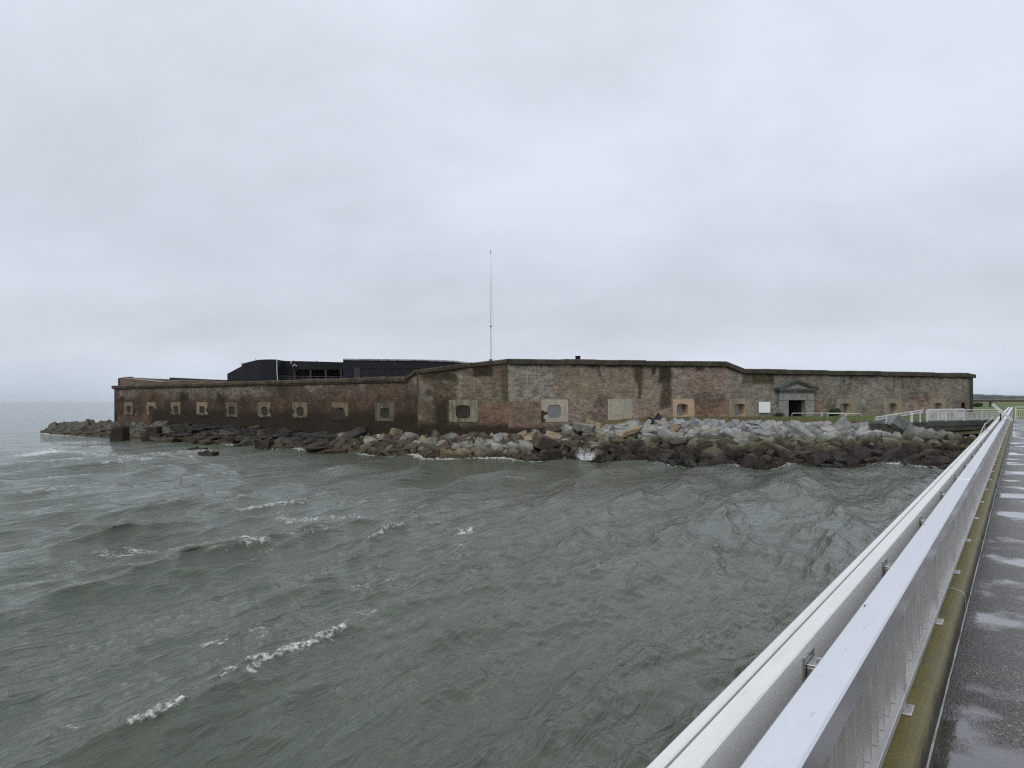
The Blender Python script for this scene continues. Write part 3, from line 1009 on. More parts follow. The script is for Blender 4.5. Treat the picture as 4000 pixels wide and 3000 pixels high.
def paint_flank(U, Z):
    f = FF
    bl = fbm(U * 0.3 + 40, Z * 0.3, 5, 4)
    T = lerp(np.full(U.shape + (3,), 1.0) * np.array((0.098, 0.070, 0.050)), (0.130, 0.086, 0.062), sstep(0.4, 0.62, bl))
    up = sstep(4.15, 4.9, Z + 1.4 * (fbm(U * 0.4, Z * 0.6, 18, 4) - 0.5))
    far = sstep(20, 36, U)
    A = 0.06 + up * (0.25 + 0.75 * sstep(0.46, 0.60, fbm(U * 0.30 + 9, Z * 0.7, 17, 4))) * (0.9 - 0.25 * far)
    T = lerp(T, (0.165, 0.138, 0.115), up * far * sstep(0.4, 0.55, fbm(U * 0.25, Z * 0.5, 19, 3)) * 0.8)
    S = np.zeros_like(U)
    wb = 1.1 * (fbm(U * 0.22, Z * 0.3, 87, 4) - 0.5)
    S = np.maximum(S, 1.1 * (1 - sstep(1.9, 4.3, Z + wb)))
    m = box_mask(U, Z, f, 455, 1612, 590, 1680, 0.5, 0.6, 41)
    S = S * (1 - 0.75 * m)
    T = lerp(T, (0.17, 0.11, 0.088), m)
    for (a, b, c, d, s) in ((700, 1530, 735, 1575, .75), (845, 1540, 880, 1590, .7), (455, 1550, 490, 1570, .8), (640, 1560, 760, 1640, .55),
                            (900, 1560, 985, 1640, .5), (1085, 1590, 1135, 1640, .5), (1200, 1640, 1290, 1660, .6)):
        S = np.maximum(S, s * box_mask(U, Z, f, a, b, c, d, 0.35, 0.5, int(a) % 50))
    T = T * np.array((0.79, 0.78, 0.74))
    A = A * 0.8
    tp = top_flank(U)
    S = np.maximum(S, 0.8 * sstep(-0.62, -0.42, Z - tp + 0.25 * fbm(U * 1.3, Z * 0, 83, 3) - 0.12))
    S = np.maximum(S, 0.5 * sstep(0.5, 0.7, fbm(U * 0.35 + 5, Z * 0.4, 90, 4)))
    return T, A, S


def wall_part(name, face, topf, zb, paint, holes, label):
    """One brick face as a fine sheet with real openings, half a metre thick."""
    L = face.L
    step = 0.14
    us = set(np.round(np.linspace(0, L, int(L / step) + 1), 4))
    zs = set(np.round(np.arange(zb, 7.6, step), 4))
    for (u0, u1, z0, z1) in holes:
        us |= {round(u0, 4), round(u1, 4)}
        zs |= {round(z0, 4), round(z1, 4)}
    us, zs = np.array(sorted(us)), np.array(sorted(zs))
    U, Z = np.meshgrid(us, zs, indexing='ij')
    tp = topf(U)
    Zc = np.minimum(Z, tp)
    nu, nz = U.shape
    off = 0.015 * (fbm(U * 0.5, Z * 0.5, 91, 3) - 0.5)
    for (u0, u1, z0, z1) in holes:
        near = (U > u0 - 0.05) & (U < u1 + 0.05) & (Z > z0 - 0.05) & (Z < z1 + 0.05)
        off = np.where(near, 0, off)
    X = face.p0.x + face.d.x * U + face.n.x * off
    Y = face.p0.y + face.d.y * U + face.n.y * off
    V = np.stack([X, Y - 0, Zc], -1).reshape(-1, 3)
    Fc = []
    for a in range(nu - 1):
        uc = (us[a] + us[a + 1]) / 2
        tpa = float(topf(us[a])), float(topf(us[a + 1]))
        for b in range(nz - 1):
            if zs[b] >= max(tpa):
                break
            zc = (zs[b] + zs[b + 1]) / 2
            if any(u0 < uc < u1 and z0 < zc < z1 for (u0, u1, z0, z1) in holes):
                continue
            q = (a * nz + b, (a + 1) * nz + b, (a + 1) * nz + b + 1, a * nz + b + 1)
            Fc.append(q)
    me = mesh_data(name, V - np.array(fort.location), Fc, M['brick'])
    T, A, S = paint(U, Zc)
    c = me.color_attributes.new('tint', 'FLOAT_COLOR', 'POINT')
    c.data.foreach_set('color', np.concatenate([T, np.clip(A, 0, 1)[..., None]], -1).reshape(-1).astype(np.float32))
    s = me.attributes.new('stain_shade', 'FLOAT', 'POINT')
    s.data.foreach_set('value', np.clip(S, 0, 1.1).ravel().astype(np.float32))
    uvl = me.uv_layers.new(name='metres')
    li = np.empty(len(me.loops), np.int32)
    me.loops.foreach_get('vertex_index', li)
    uv = np.stack([U.ravel(), Zc.ravel()], -1)[li]
    uvl.data.foreach_set('uv', uv.ravel().astype(np.float32))
    bm = bmesh.new()
    bm.from_mesh(me)
    n3 = Vector((face.n.x, face.n.y, 0))
    for fc in bm.faces:
        if fc.normal.dot(n3) < 0:
            fc.normal_flip()
    bm.to_mesh(me)
    bm.free()
    o = link(name, me, fort)
    o['label'] = label
    return o


HOLES = {'g': [], 'c': [], 'f': [], 'r': []}
EMB = []   # (face key, px0, px1, py0, py1, opening px0,px1,py0,py1, kind, panel material)
EMB.append(('g', 2114, 2218, 1560, 1647, 2141, 2191, 1582, 1635, 'grey', 'panel_cream'))
EMB.append(('g', 2374, 2471, 1559, 1640, 0, 0, 0, 0, 'plain', 'panel_grey'))
EMB.append(('g', 2627, 2711, 1558.5, 1636, 2643, 2687, 1579, 1624, 'open', 'panel_orange'))
EMB.append(('g', 2849, 2935, 1558, 1633, 2870, 2911, 1578, 1622, 'open', 'panel_taupe'))
EMB.append(('g', 3266, 3338, 1557.5, 1630, 3283, 3320, 1577, 1617, 'open', 'panel_taupe'))
EMB.append(('g', 3452, 3521, 1557.5, 1628, 3470, 3504, 1576, 1618, 'open', 'panel_taupe'))
EMB.append(('g', 3631, 3696, 1557, 1626, 3647, 3680, 1575, 1616, 'open', 'panel_taupe'))
EMB.append(('g', 3746, 3776, 1566, 1624, 3754, 3770, 1573, 1622, 'slit', 'parapet'))
EMB.append(('c', 1754, 1867, 1562, 1648, 1781, 1837, 1584, 1635, 'dark', 'panel_mossy'))
FLM = ('panel_flank_dull', 'panel_flank', 'panel_flank', 'panel_flank', 'panel_flank_dull', 'panel_flank_bright', 'panel_flank', 'panel_flank_bright', 'panel_flank')
for fk, (px, w, top, bot) in enumerate(((1502.6, 72, 1572.4, 1646), (1328, 64.5, 1572, 1643), (1172.6, 58, 1571.5, 1637), (1032.7, 51.5, 1571, 1634),
                        (905, 46, 1571, 1631), (790, 42.5, 1570.8, 1626), (686, 38.5, 1570.6, 1624), (590.5, 35.5, 1571, 1622.5), (503, 32.5, 1571, 1621))):
    h = bot - top
    EMB.append(('f', px - w / 2, px + w / 2, top, bot, px - w * 0.25, px + w * 0.25, top + h * 0.30, bot - h * 0.17, 'dark', FLM[fk]))
FACES = {'g': FG, 'c': FC, 'f': FF, 'r': FR}


def rect_of(e):
    f = FACES[e[0]]
    ua, z1 = f.uz(e[1], e[3])
    ub, z0 = f.uz(e[2], e[4])
    _, z1b = f.uz(e[2], e[3])
    z1 = (z1 + z1b) / 2
    return min(ua, ub), max(ua, ub), z0, z1


def super_ring(cx, cz, a, b, angs, p=4.5):
    out = []
    for t in angs:
        c, s = math.cos(t), math.sin(t)
        r = (abs(c / a) ** p + abs(s / b) ** p) ** (-1 / p)
        out.append((cx + c * r, cz + s * r))
    return out


def embrasure(e, idx):
    key, kind, mat = e[0], e[9], e[10]
    f = FACES[key]
    u0, u1, z0, z1 = rect_of(e)
    HOLES[key].append((u0, u1, z0, z1))
    uc = (u0 + u1) / 2
    Mx = f.frame(uc, 0.0)
    w = u1 - u0
    th = 0.012 + 0.01 * ((idx * 7) % 3)
    if kind == 'plain':
        mb = MB()
        mb.bbox(-w / 2, w / 2, -th, 0.4, z0, z1, 0.01, Mx)
        return mb.build('embrasure_panel', M[mat], fort)
    # opening in local coordinates
    oa, oz1 = f.uz(e[5], e[7])
    ob, oz0 = f.uz(e[6], e[8])
    s = (uc - (oa + ob) / 2) * (1 if key != 'g' else -1)
    ow, oh = abs(ob - oa) / 2, (oz1 - oz0) / 2
    ocz = (oz0 + oz1) / 2
    # angles that include the panel's corners
    cor = [math.atan2(zz - ocz, xx - s) % (2 * math.pi) for xx in (-w / 2, w / 2) for zz in (z0, z1)]
    angs = sorted(set([round(2 * math.pi * i / 32, 5) for i in range(32)] + [round(c, 5) for c in cor]))
    inner = super_ring(s, ocz, ow, oh, angs)
    outer = []
    for t in angs:
        c, sn = math.cos(t), math.sin(t)
        best = 1e9
        for lim, comp, base in ((w / 2, c, s), (-w / 2, c, s)):
            if abs(comp) > 1e-6:
                q = (lim - base) / comp
                if q > 0:
                    best = min(best, q)
        for lim in (z0, z1):
            if abs(sn) > 1e-6:
                q = (lim - ocz) / sn
                if q > 0:
                    best = min(best, q)
        outer.append((s + c * best, ocz + sn * best))
    n = len(angs)
    deep = {'open': 0.62, 'slit': 0.9, 'grey': 0.05, 'dark': 0.07}[kind]
    tap = {'open': 0.86, 'slit': 0.95}.get(kind, 1.0)
    V, Fc = [], []
    rim = 0.02
    V += [Mx @ Vector((x, -th, z)) for x, z in outer]
    V += [Mx @ Vector((s + (x - s) * 1.04, -th, ocz + (z - ocz) * 1.04)) for x, z in inner]
    V += [Mx @ Vector((x, -th + rim, z)) for x, z in inner]
    V += [Mx @ Vector((s + (x - s) * tap, deep, ocz + (z - ocz) * tap)) for x, z in inner]
    V += [Mx @ Vector((x, 0.1, z)) for x, z in outer]
    for i in range(n):
        j = (i + 1) % n
        Fc.append((i, j, n + j, n + i))
        Fc.append((n + i, n + j, 2 * n + j, 2 * n + i))
        Fc.append((4 * n + i, 4 * n + j, j, i))
    mb = MB()
    mb.add(V, Fc)
    p = mb.build('embrasure_panel', M[mat], fort)
    # reveal
    me = MB()
    me.add([Mx @ Vector((x, -th + rim, z)) for x, z in inner] + [Mx @ Vector((s + (x - s) * tap, deep, ocz + (z - ocz) * tap)) for x, z in inner],
           [(i, (i + 1) % n, (i + 1) % n + n, i + n) for i in range(n)])
    if kind in ('open', 'slit'):
        r = me.build('reveal', M['reveal' if kind == 'open' else 'infill_dark'], fort)
        ring = [(s + (x - s) * tap, ocz + (z - ocz) * tap) for x, z in inner]
        mb = MB()
        mb.add([Mx @ Vector((x, deep - 0.003, z)) for x, z in ring] + [Mx @ Vector((s, deep - 0.003, ocz))],
               [(i, (i + 1) % n, n) for i in range(n)])
        mb.build('back_wall', M['reveal' if kind == 'open' else 'void'], fort)
        if kind == 'open':
            mb = MB()
            hw = ow * tap
            mb.bbox(s - hw * 0.96, s - hw * 0.10, 0.10, 0.15, ocz - oh * 0.93, ocz + oh * 0.93, 0.02, Mx)
            mb.build('shutter', M['shutter'], fort)
    else:
        mb = MB()
        mb.add([Mx @ Vector((x, deep - 0.01, z)) for x, z in inner] + [Mx @ Vector((s, deep - 0.02, ocz))],
               [(i, (i + 1) % n, n) for i in range(n)])
        mb.build('infill', M['infill_grey' if kind == 'grey' else 'infill_dark'], fort)
        me.build('reveal', M[mat], fort)
    return p


emb_objs = [embrasure(e, i) for i, e in enumerate(EMB)]

# fallen render patches: on some embrasures the dark brick shows where plaster has gone
def fallen(idx, pts, depth=0.02):
    e = EMB[idx]
    f = FACES[e[0]]
    u0, u1, z0, z1 = rect_of(e)
    Mx = f.frame((u0 + u1) / 2, z0)
    w, h = u1 - u0, z1 - z0
    mb = MB()
    mb.prism([Mx @ Vector(((x - 0.5) * w, -depth - 0.03, y * h)) for x, y in pts], Mx.to_3x3() @ Vector((0, 0.045, 0)))
    mb.build('exposed_brick', M['infill_dark'], fort)


i0 = len(EMB) - 9
fallen(i0 + 1, [(0, 0), (0.08, 0), (0.52, 0.0), (1.0, 0.0), (1.0, 0.22), (0.84, 0.28), (0.78, 0.5), (0.66, 0.60), (0.5, 0.58), (0.36, 0.72), (0.2, 0.70), (0.05, 0.76), (0, 0.74)])
fallen(i0 + 7, [(0.34, 0.0), (1.0, 0.0), (1.0, 0.52), (0.90, 0.50), (0.80, 0.62), (0.72, 0.7), (0.45, 0.68), (0.34, 0.5)])
lrf = random.Random(77)
for q in (2, 3, 4, 5, 6):
    lo = [(0.0, 0.0)]
    base_h = lrf.uniform(0.04, 0.16)
    for xx in (0.12, 0.25, 0.4, 0.55, 0.7, 0.85, 1.0):
        lo.append((xx, max(0.01, min(base_h + lrf.uniform(-0.06, 0.07), 0.16))))
    fallen(i0 + q, [(0.0, 0.0), (1.0, 0.0)] + lo[:0:-1] + [(0.0, base_h)])
    cx = lrf.choice((0.0, 1.0))
    sg_ = 1 if cx == 0 else -1
    fallen(i0 + q, [(cx, 0.30), (cx + sg_ * 0.10, 0.34), (cx + sg_ * 0.16, 0.45), (cx + sg_ * 0.08, 0.58), (cx, 0.62)], 0.017)
fallen(0, [(0.0, 0.02), (0.10, 0.0), (0.16, 0.08), (0.07, 0.2), (0.10, 0.3), (0.24, 0.38), (0.22, 0.45), (0.10, 0.46), (0.06, 0.54), (0.0, 0.50)])
fallen(i0 + 8, [(0.25, 0.0), (0.62, 0.0), (0.60, 0.1), (0.42, 0.13), (0.27, 0.08)])

# ---- the stone doorway
PU = slot_u(4.03)
PM = FG.frame(PU, 0.0)
GR = 2.62
p_hw, o_hw, o_top, body_top, ped_b, apex = 1.92, 1.04, 4.09, 4.72, 5.16, 5.93
HOLES['g'].append((PU - 1.55, PU + 1.55, GR - 1.2, 4.6))
door = empty('doorway', (0, 0, 0))
door.parent = fort
door.location = PM.translation - fort.location
door_w = PM.translation.copy()


def dpart(mb, name, mat):
    me = mesh_data(name, mb.V, mb.F, M[mat])
    bm = bmesh.new()
    bm.from_mesh(me)
    bmesh.ops.recalc_face_normals(bm, faces=bm.faces)
    bm.to_mesh(me)
    bm.free()
    me.transform(Matrix.Translation(-door_w))
    return link(name, me, door)


zc = [GR - 0.6, GR + 0.38, GR + 0.86, GR + 1.42, o_top - 0.02]
for sgn in (-1, 1):
    for a in range(4):
        mb = MB()
        x0, x1 = sorted((sgn * o_hw, sgn * p_hw))
        jit = 0.006 * ((a * 3 + (sgn > 0)) % 3)
        mb.bbox(x0, x1, -0.29 - jit, 0.3, zc[a] + 0.006, zc[a + 1] - 0.006, 0.018, PM)
        dpart(mb, 'jamb_block', 'granite')
    mb = MB()
    x0, x1 = sorted((sgn * (o_hw + 0.02), sgn * (o_hw - 0.07)))
    mb.bbox(x0, x1, -0.31, 0.25, GR - 0.6, o_top - 0.03, 0.01, PM)
    dpart(mb, 'door_frame', 'granite')
for x0, x1 in ((-p_hw, -0.62), (-0.61, 0.66), (0.67, p_hw)):
    mb = MB()
    mb.bbox(x0, x1, -0.29, 0.3, o_top - 0.01, body_top, 0.015, PM)
    dpart(mb, 'lintel_block', 'granite')
mb = MB()
mb.bbox(-2.0, 2.0, -0.36, 0.3, body_top + 0.002, body_top + 0.20, 0.02, PM)
dpart(mb, 'frieze', 'granite_dark')
mb = MB()
mb.bbox(-2.16, 2.16, -0.46, 0.3, body_top + 0.203, ped_b - 0.02, 0.03, PM)
dpart(mb, 'cornice', 'granite_dark')
mb = MB()
mb.prism([PM @ Vector((x, -0.22, z)) for x, z in ((-1.9, ped_b - 0.03), (1.9, ped_b - 0.03), (0, apex - 0.26))], PM.to_3x3() @ Vector((0, 0.5, 0)))
dpart(mb, 'tympanum', 'granite')
mb = MB()   # the raised inner gable of the tympanum
mb.prism([PM @ Vector((x, -0.33, z)) for x, z in ((-1.0, ped_b - 0.01), (1.0, ped_b - 0.01), (0.0, apex - 0.44), )], PM.to_3x3() @ Vector((0, 0.1, 0)))
dpart(mb, 'tympanum_gable', 'granite')
for sgn in (-1, 1):
    for d0, d1, pr in ((0.0, 0.13, 0.50), (0.131, 0.25, 0.42)):
        mb = MB()
        pts = [(sgn * 2.36, ped_b + 0.03 - d0), (0.0, apex - d0 * 1.05), (0.0, apex - d1 * 1.05), (sgn * 2.36, ped_b + 0.03 - d1)]
        mb.prism([PM @ Vector((x, -pr, z)) for x, z in pts], PM.to_3x3() @ Vector((0, pr + 0.25, 0)))
        dpart(mb, 'raking_cornice', 'granite_dark')
# passage behind the doorway
mb = MB()
w0 = o_hw
for (a, b) in (((-w0, GR - 0.6), (-w0, o_top)), ((w0, o_top), (w0, GR - 0.6)), ((-w0, o_top), (w0, o_top))):
    mb.add([PM @ Vector((a[0], 0.25, a[1])), PM @ Vector((b[0], 0.25, b[1])), PM @ Vector((b[0], 5.0, b[1])), PM @ Vector((a[0], 5.0, a[1]))], [(0, 1, 2, 3)])
dpart(mb, 'passage_wall', 'infill_dark')
mb = MB()
mb.box(-w0, w0, 0.2, 5.0, GR - 0.2, GR, PM)
dpart(mb, 'passage_floor', 'concrete_dark')
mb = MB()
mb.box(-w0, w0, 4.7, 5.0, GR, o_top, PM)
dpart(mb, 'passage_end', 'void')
for x0, x1, yy in ((0.30, 0.36, 2.2), (0.84, 0.90, 2.2), (-0.15, -0.09, 3.2)):
    mb = MB()
    mb.box(x0, x1, yy, yy + 0.1, GR, o_top - 0.1, PM)
    dpart(mb, 'inner_gate_post', 'granite_dark')
for a in range(6):
    mb = MB()
    mb.bbox(-w0 + 0.01, -w0 + 0.05 + 0.03 * (a % 2), 0.5, 3.0, GR + a * 0.24, GR + a * 0.24 + 0.22, 0.01, PM)
    dpart(mb, 'passage_brick_course', 'panel_orange' if a in (1, 3) else 'parapet')

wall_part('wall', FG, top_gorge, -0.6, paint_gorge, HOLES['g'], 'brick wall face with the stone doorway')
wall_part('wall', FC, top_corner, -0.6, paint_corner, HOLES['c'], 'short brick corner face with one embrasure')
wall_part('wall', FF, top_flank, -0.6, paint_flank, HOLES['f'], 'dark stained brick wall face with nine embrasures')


def paint_ret(U, Z):
    T = np.full(U.shape + (3,), 1.0) * np.array((0.20, 0.17, 0.135))
    return T, 0.3 + 0 * U, 0.35 + 0.5 * sstep(0.5, 0.7, fbm(U * 1.2, Z * 0.2, 6, 3))


wall_part('wall', FR, top_ret, -0.6, paint_ret, [], 'narrow brick return face at the end of the wall')


def coping_run(face, u0, u1, topf, mat, h=0.38, proj=0.22, depth=1.0, seg=2.4, seed=1, ext0=0.0, ext1=0.0, lip=0.0):
    lr = random.Random(seed)
    cuts = [u0 - ext0]
    while cuts[-1] < u1 - seg * 1.2:
        cuts.append(cuts[-1] + seg * lr.uniform(0.8, 1.2))
    cuts.append(u1 + ext1)
    for a, b in zip(cuts[:-1], cuts[1:]):
        za, zb = float(topf(max(a, 0))), float(topf(min(b, face.L)))
        # split where the top bends
        j = lr.uniform(-0.028, 0.028)
        g = 0.006
        prof = ((proj + j, -h), (proj + 0.02 + j, -0.06), (proj - 0.05 + j, 0.02), (-depth, 0.05), (-depth, -h))
        V = []
        for u, zt in ((a + g, za), (b - g, zb)):
            V += [face.P(u, zt + dz + j, o) for o, dz in prof]
        n = len(prof)
        Fc = [tuple(range(n)), tuple(range(n, 2 * n))] + [(i, (i + 1) % n, (i + 1) % n + n, i + n) for i in range(n)]
        MB().add(V, Fc).build('coping_stone', mat, fort)
        if lip:
            V = []
            for u, zt in ((a, za), (b, zb)):
                V += [face.P(u, zt + dz, o) for o, dz in ((0.09, -h - lip), (0.12, -h - 0.002), (-0.1, -h - 0.002), (-0.1, -h - lip))]
            MB().add(V, [(0, 1, 2, 3), (4, 5, 6, 7), (0, 4, 5, 1), (1, 5, 6, 2), (2, 6, 7, 3), (3, 7, 4, 0)]).build('string_course', mat, fort)


ub1, ub2 = slot_u(2.74), slot_u(3.06)
coping_run(FG, 0.06, ub1, top_gorge, M['coping'], seed=1)
coping_run(FG, ub1, ub2, top_gorge, M['coping'], seed=2, seg=3)
coping_run(FG, ub2, G_LEN, top_gorge, M['coping'], seed=3, ext1=0.06)
coping_run(FC, 0.05, C_LEN, top_corner, M['coping'], seed=4, seg=1.6, h=0.30, proj=0.12)
coping_run(FR, 0.08, R_LEN, top_ret, M['coping'], seed=5, ext1=0.22)
coping_run(FF, 0.0, 0.25, top_flank, M['coping_flank'], seed=6, h=0.25, proj=0.08)
coping_run(FF, 0.25, 1.15, top_flank, M['coping_flank'], seed=7, h=0.25, proj=0.10)
coping_run(FF, 1.16, FL_LEN, top_flank, M['coping_flank'], seed=8, ext1=0.3, lip=0.14, h=0.30, proj=0.2, depth=1.4)

# body of the fort behind its faces
BK = Vector((-0.35, 0.94))
poly = [FG.P(1, 0, -5.5), FG.P(G_LEN - 1, 0, -5.5), FG.P(G_LEN - 2, 0, -40), FF.P(FL_LEN - 2, 0, -40), FF.P(FL_LEN - 1, 0, -2.2), FF.P(1, 0, -2.2)]
MB().prism(poly, (0, 0, 5.2)).build('earth_core', M['dark_wall'], fort)
# return wall at the far left corner, going back
LR = Face(FL1, (-FL_DIR.y, FL_DIR.x) if False else (0.30, 0.954), 45, True)
mb = MB()
for (o0, o1) in ((0.0, -1.2),):
    mb.prism([FL1.to_3d(), FF.P(FL_LEN, 0, -1.2), Vector((FL1.x + 14 + 1.2, FL1.y + 44, 0)), Vector((FL1.x + 14, FL1.y + 44, 0))], (0, 0, 5.7))
mb.build('return_wall', M['parapet'], fort)
MB().prism([FG.P(G_LEN, 0, -0.0) + Vector((2.4, 2.8, 0)), FG.P(G_LEN - 1.5, 0, -1.4), FG.P(G_LEN - 6, 0, -40), FG.P(G_LEN - 3, 0, -40)], (0, 0, 6.4)).build('return_wall', M['parapet'], fort)
# upper parapet on the far half of the embrasure wall, set back, its top dipping and rising
u_a, _ = FF.uz(459, 1480)
pts_top = []
for px, py in ((459, 1477), (505, 1481), (560, 1487), (617, 1492.5), (660, 1491), (720, 1488.5), (797, 1486)):
    u, _ = FF.uz(px, py)
    Y = FF.P(u, 0, -0.35).y
    pts_top.append((u, zat(px, py, Y)))
V, Fc = [], []
for u, z in pts_top:
    V += [FF.P(u, 5.6, -0.35), FF.P(u, z, -0.35), FF.P(u, z + 0.02, -1.1), FF.P(u, 5.6, -1.1)]
for k_ in range(len(pts_top) - 1):
    for i in range(4):
        j = (i + 1) % 4
        Fc.append((k_ * 4 + i, k_ * 4 + j, k_ * 4 + 4 + j, k_ * 4 + 4 + i))
Fc += [(0, 1, 2, 3), tuple(len(V) - 4 + i for i in range(4))]
MB().add(V, Fc).build('parapet', M['parapet'], fort)
V, Fc = [], []
for u, z in pts_top:
    V += [FF.P(u, z + 0.003, -0.30), FF.P(u, z + 0.06, -0.30), FF.P(u, z + 0.07, -1.15), FF.P(u, z + 0.023, -1.15)]
for k_ in range(len(pts_top) - 1):
    for i in range(4):
        j = (i + 1) % 4
        Fc.append((k_ * 4 + i, k_ * 4 + j, k_ * 4 + 4 + j, k_ * 4 + 4 + i))
Fc += [(0, 1, 2, 3), tuple(len(V) - 4 + i for i in range(4))]
MB().add(V, Fc).build('parapet_cap', M['pale_wall'], fort)


def far_wall(name, pts, Yd, mat, zb=5.0, thick=1.0):
    """A wall inside the fort, parallel to the picture of it at a set depth."""
    V, Fc = [], []
    for k_, (px, py) in enumerate(pts):
        Y = Yd if not isinstance(Yd, (list, tuple)) else Yd[k_]
        x = (px - 2000) * Y / F
        z = zat(px, py, Y)
        V += [Vector((x, Y, zb)), Vector((x, Y, z)), Vector((x, Y + thick, z)), Vector((x, Y + thick, zb))]
    n = len(pts)
    for k_ in range(n - 1):
        for i in range(4):
            j = (i + 1) % 4
            Fc.append((k_ * 4 + i, k_ * 4 + j, k_ * 4 + 4 + j, k_ * 4 + 4 + i))
    Fc += [(0, 1, 2, 3), tuple(4 * n - 4 + i for i in range(4))]
    return MB().add(V, Fc).build(name, mat, fort)


far_wall('inner_parapet', [(461, 1477.5), (488, 1472), (506, 1471.5)], [90.0, 97, 97.5], M['parapet'])
far_wall('inner_parapet', [(506, 1474), (560, 1477), (662, 1481.5)], [97.5, 99, 101], M['dark_wall'])
far_wall('inner_wall', [(506, 1477), (560, 1479.5), (662, 1484), (800, 1487), (890, 1489)], [96.9, 98.4, 100.3, 101.4, 102], M['pale_wall'])
far_wall('inner_parapet', [(662, 1474.5), (700, 1476), (780, 1480), (885, 1484.5)], [101, 101.6, 102.6, 104], M['dark_wall'])

# ------------------------------------------------------------------ black battery building inside the fort
bat = empty('concrete_battery', (-22, 97, 5.2))
tag(bat, 'black concrete building with rounded end and open gallery rising behind the brick wall', 'building')


def strip(pts, thick, zb, name, mat, parent=bat):
    """A solid whose front follows (px, py of its top, depth)."""
    V, Fc = [], []
    for px, py, Y in pts:
        x = (px - 2000) * Y / F
        z = zat(px, py, Y)
        V += [Vector((x, Y, zb)), Vector((x, Y, z)), Vector((x, Y + thick, z)), Vector((x, Y + thick, zb))]
    n = len(pts)
    for k_ in range(n - 1):
        for i in range(4):
            j = (i + 1) % 4
            Fc.append((k_ * 4 + i, k_ * 4 + j, k_ * 4 + 4 + j, k_ * 4 + 4 + i))
    Fc += [(0, 1, 2, 3), tuple(4 * n - 4 + i for i in range(4))]
    return MB().add(V, Fc).build(name, mat, parent)


strip([(888, 1460, 101), (943, 1431, 98.5), (944.5, 1421, 98.4), (975, 1413, 97), (1004, 1406, 95.6)], 16, 5.0, 'end_wall', M['black_paint'])
strip([(1004.5, 1405.8, 95.55), (1020, 1404.5, 95.1), (1050, 1403.5, 95), (1079, 1404, 95)], 16, 5.0, 'rounded_wall', M['black_blue'])
zt = zat(1200, 1411, 95.5)
strip([(1084, 1408.5, 98), (1146, 1410.5, 98)], 10, 5.0, 'stair_wall', M['black_paint'])
strip([(1146, 1410, 95.6), (1238, 1412, 95.8), (1340, 1415, 96)], 8, zat(1200, 1443, 95.6), 'fascia', M['black_paint'])
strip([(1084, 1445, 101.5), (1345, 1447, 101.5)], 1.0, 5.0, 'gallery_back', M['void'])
mb = MB()
x0 = (1146 - 2000) * 95.6 / F
x1 = (1345 - 2000) * 96 / F
for px in (1150, 1212, 1272, 1332):
    xc = (px - 2000) * 95.9 / F
    MB().bbox(xc - 0.14, xc + 0.14, 95.9, 96.2, 5.0, zat(1200, 1443, 95.6) - 0.003, 0.02).build('column', M['dark_wall'], bat)
strip([(1340.5, 1401.5, 94.6), (1500, 1403.5, 94.0), (1700, 1406, 93.0), (1770, 1409.5, 92.6), (1850, 1418, 92.2), (1990, 1432, 91.6)], 14, 5.0, 'gun_block', M['black_blue'])
strip([(1316, 1411.5, 97.5), (1340, 1400.5, 94.4), (1500, 1402.5, 93.8), (1700, 1405, 92.8), (1770, 1408.5, 92.4), (1850, 1417, 92.0), (1990, 1431, 91.4)], 14.4, 12, 'x', M['white_metal']) if False else None
# pale worn edge of the roof
mb = MB()
edge = [(1342, 1401.3, 94.55), (1500, 1403.3, 93.95), (1700, 1405.8, 92.95), (1770, 1409.3, 92.55), (1850, 1417.6, 92.15), (1990, 1431.6, 91.5)]
pp = [Vector(((px - 2000) * Y / F, Y - 0.06, zat(px, py, Y) - 0.02)) for px, py, Y in edge]
V, Fc = [], []
for p in pp:
    V += [p + Vector((0, -0.05, -0.16)), p + Vector((0, -0.05, 0.03)), p + Vector((0, 0.5, 0.06)), p + Vector((0, 0.5, 0.025))]
for k_ in range(len(pp) - 1):
    for i in range(4):
        j = (i + 1) % 4
        Fc.append((k_ * 4 + i, k_ * 4 + j, k_ * 4 + 4 + j, k_ * 4 + 4 + i))
Fc += [(0, 1, 2, 3), tuple(len(V) - 4 + i for i in range(4))]
MB().add(V, Fc).build('roof_edge', stone_mat('worn_roof_edge', ((0.05, 0.055, 0.065), (0.45, 0.46, 0.48), (0.1, 0.1, 0.11)), 0.6, 1.1, 0.2, 0.3), bat)
# ledge, door and joints on the gun block
for pxa, pxb in ((1352, 1490), (1492, 1640)):
    Ya, Yb = np.interp([pxa, pxb], [1340, 1500, 1700], [94.6, 94.0, 93.0])
    a = Vector(((pxa - 2000) * Ya / F, Ya - 0.06, zat(pxa, 1434, Ya)))
    b = Vector(((pxb - 2000) * Yb / F, Yb - 0.06, zat(pxb, 1437, Yb)))
    MB().prism([a, a + Vector((0, 0, -0.12)), a + Vector((0, 0.1, -0.12)), a + Vector((0, 0.1, 0))], b - a).build('ledge', M['black_paint'], bat)
for pxa, pxb in ((1384, 1409),):
    Y = float(np.interp(pxa, [1340, 1500], [94.6, 94.0]))
    MB().bbox((pxa - 2000) * Y / F, (pxb - 2000) * Y / F, Y - 0.22, Y + 0.1, 5.2, zat(pxa, 1438, Y), 0.03).build('steel_door', M['dark_wall'], bat)
for px in (1500, 1668):
    Y = float(np.interp(px, [1340, 1500, 1700], [94.6, 94.0, 93.0]))
    xc = (px - 2000) * Y / F
    MB().box(xc - 0.05, xc + 0.05, Y - 0.1, Y + 0.1, 5.2, zat(px, 1437, Y) - 0.2).build('joint_cover', M['black_paint'], bat)
